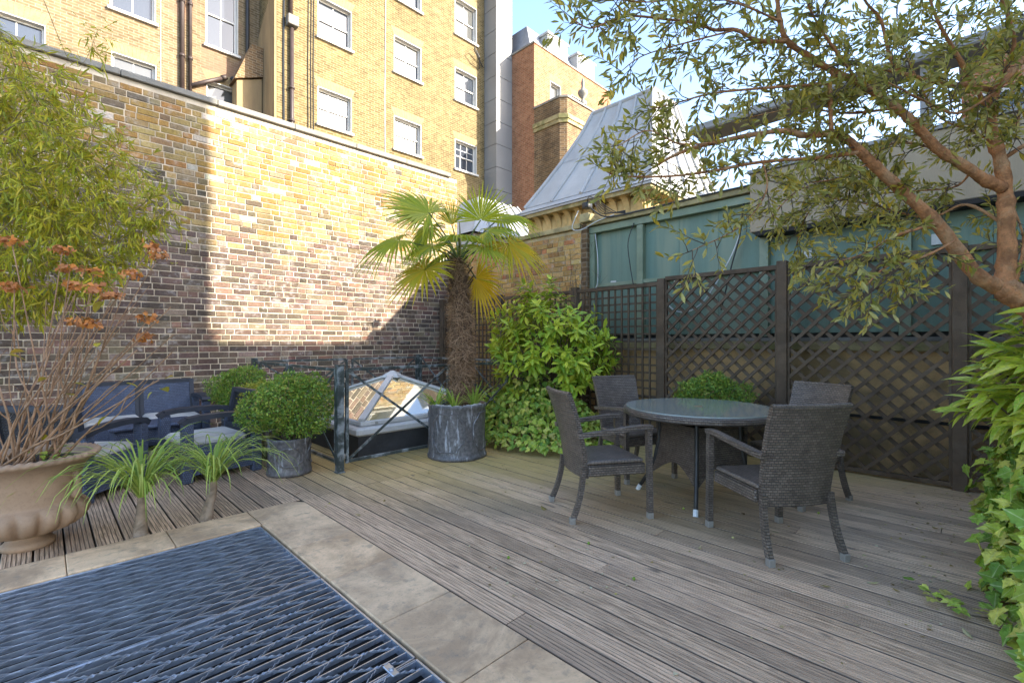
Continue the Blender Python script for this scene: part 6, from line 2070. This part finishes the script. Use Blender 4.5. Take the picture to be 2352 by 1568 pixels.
# ================================================================== SMALL THINGS
# cables on the hoarding and the junction boxes
def cable(label, pts, r, mat):
    m = MB(); m.tube(smooth_path([Vector(p) for p in pts], 6), r, 6)
    tag(m.build('cable', M[mat], None, True), label, 'cable', 'loose cables on the green screen')
hx = HX - 0.02
cable('white cable hanging at the left end of the green screen', [(hx, 4.28, 2.98), (hx - 0.02, 4.22, 2.6), (hx, 4.24, 2.2), (hx, 4.34, 2.08)], 0.007, 'cable_white')
cable('black cable drooping beside the first green post', [(hx, 3.6, 3.03), (hx - 0.03, 3.68, 2.75), (hx, 3.66, 2.4), (hx - 0.01, 3.58, 2.0)], 0.007, 'cable')
cable('black cable hanging down the wide green panel', [(hx, 2.08, 3.0), (hx - 0.02, 2.12, 2.6), (hx - 0.01, 2.22, 2.25), (hx, 2.35, 1.7)], 0.009, 'cable')
cable('white cable looping in front of the wide green panel', [(hx, 2.1, 2.7), (hx - 0.03, 2.25, 2.3), (hx - 0.05, 2.6, 1.78), (hx - 0.05, 2.95, 1.72), (hx - 0.02, 3.25, 2.1)], 0.009, 'cable_white')
cable('black cable bundle running along the gutter board', [(HX - 0.09, 4.3, 3.36), (HX - 0.1, 4.0, 3.18), (HX - 0.09, 3.4, 3.17), (HX - 0.08, 2.6, 3.19), (HX - 0.08, 1.95, 3.19)], 0.012, 'cable')
cable('grey cable looping round the brick pier', [(YW_X - 0.1, 4.5, 3.36), (YW_X - 0.13, 4.6, 3.1), (YW_X - 0.1, 4.45, 3.05), (HX - 0.09, 4.2, 3.15), (HX - 0.08, 3.9, 3.2)], 0.007, 'cable_white')
def jbox(label, x, y, z, s):
    m = MB(); m.bbox(x - s * 0.5, x, y - s, y + s, z - s, z + s, 0.004); tag(m.build('junction_box', M['plastic_box']), label, 'box', 'pale junction boxes')
jbox('pale junction box beside the square trellis rail', HX + 0.08, 4.0, 2.18, 0.05)
jbox('pale junction box behind the first diamond trellis', HX + 0.08, 2.96, 2.14, 0.06)
jbox('pale junction box behind the trellis post at the table', HX + 0.08, 1.42, 2.3, 0.05)
jbox('pale junction box high behind the right trellis', HX + 0.08, 0.3, 2.3, 0.055)
# wires on top of the pier
m = MB()
for i in range(5):
    m.tube(smooth_path([Vector((HX - 0.05, 4.42, 3.47)), Vector((HX - 0.1 - 0.02 * i, 4.25, 3.44 + 0.02 * i)), Vector((HX - 0.09, 4.1 - 0.05 * i, 3.25)), Vector((HX - 0.09, 3.7, 3.22 - 0.01 * i))], 5), 0.006, 5)
m.bbox(HX - 0.1, HX + 0.02, 4.36, 4.48, 3.4, 3.49, 0.005)
tag(m.build('cable_bundle', M['cable'], None, True), 'tangle of dark cables on the brick pier', 'cables')
# fallen leaves, olives and debris on the deck
fl = [(1255, 1172, 0.06, 1), (830, 1183, 0.05, 1), (680, 1135, 0.04, 1), (1910, 1350, 0.06, 0), (2050, 1352, 0.05, 0), (1995, 1340, 0.05, 0), (2110, 1160, 0.05, 0), (2140, 1210, 0.06, 0), (2070, 1122, 0.04, 1), (2230, 1140, 0.05, 1), (1790, 1225, 0.06, 0), (1710, 1180, 0.05, 1), (2235, 1470, 0.07, 0), (1605, 1262, 0.03, 1), (2115, 1090, 0.05, 1), (1240, 1120, 0.04, 1), (2060, 1085, 0.04, 0), (1350, 1110, 0.04, 1)]
FLAB = ['curled brown leaf in the open deck, left of the table', 'dark curled leaf near the paving corner', 'small dark leaf between the box planter and the paving',
        'pale narrow leaf in front of the near chair, right side', 'rightmost of the three pale leaves in front of the near chair', 'middle one of the pale leaves in front of the near chair',
        'yellow leaf on the dark deck right of the chairs', 'larger yellow leaf right of the chairs, nearer the viewer', 'tiny brown leaf by the far right chair foot', 'brown leaf at the foot of the right trellis post',
        'pale leaf lying under the near chair', 'brown leaf beneath the round table', 'yellow-orange leaf beside the ivy at the right edge', 'small dark leaf before the left chair',
        'brown leaf along the foot of the right trellis panel', 'small brown leaf right of the palm planter', 'pale leaf on the deck edge under the right trellis', 'brown leaf beside the left chair rear foot']
for i, (x, y, s, brown) in enumerate(fl):
    f = 1080 * CAM_H / (y - 784); q = P(x, y, f)
    V_, F_ = TPL['olive' if not brown else 'broad']
    a = random.uniform(0, 6.28)
    me = make_mesh('fallen_leaf', [(v[0] * s, v[1] * s * 1.2, -v[2] * s + 0.004) for v in V_], F_)
    o = link('fallen_leaf', me, M['dead_leaf']); o.location = (q.x, q.y, 0.004); o.rotation_euler = (random.uniform(-0.1, 0.1), random.uniform(-0.15, 0.05), a)
    tag(o, FLAB[i], 'leaf', 'brown leaves on the deck' if brown else 'yellow leaves on the deck')
om = MB().lathe([(0.0005, 0.0), (0.006, 0.002), (0.009, 0.009), (0.006, 0.016), (0.0005, 0.018)], 10).mesh('fallen_olive'); om.materials.append(M['grassy_leaf'])
OLAB = ['green olive on the open deck before the left chair', 'green olive nearest the viewer on the deck', 'green olive nearest the paving border', 'green olive beneath the round table', 'green olive behind the near chair']
for (x, y), olab in zip(((1352, 1250), (1456, 1332), (1168, 1283), (1570, 1170), (1880, 1180)), OLAB):
    f = 1080 * CAM_H / (y - 784); q = P(x, y, f)
    o = link('fallen_olive', om, None); o.location = (q.x, q.y, 0.001)
    tag(o, olab, 'olive', 'fallen green olives')

# fine litter: crumbs of leaf and bark too small to count, thickest by the plants
r_ = np.random.default_rng(91)
n = 420
q = np.stack([r_.uniform(1.55, 5.6, n), r_.uniform(-0.1, 5.0, n), np.full(n, 0.003)], 1)
q2 = np.stack([4.0 + 0.25 * r_.normal(size=160), r_.uniform(2.9, 5.2, 160), np.full(160, 0.004)], 1)
q3 = np.stack([r_.uniform(2.7, 5.5, 120), 0.12 + 0.14 * np.abs(r_.normal(size=120)), np.full(120, 0.004)], 1)
q = np.concatenate([q, q2, q3])
keep = ~((q[:, 0] > 3.0) & (q[:, 0] < 3.75) & (q[:, 1] > 3.85) & (q[:, 1] < 4.65))
q = q[keep]; n = len(q)
dd = r_.normal(size=(n, 3)) * np.array([1, 1, 0.05]); upv = np.tile([[0, 0, 1.0]], (n, 1)) + 0.25 * r_.normal(size=(n, 3))
V_, F_ = TPL['petal']
lt = scatter(None, 'petal', frames(q, dd, upv, r_.uniform(0.006, 0.026, n)), M['dead_leaf'], 0, bulk='leaf_litter')
tag(lt, 'scattered crumbs of dead leaf and bark on the deck', 'litter')
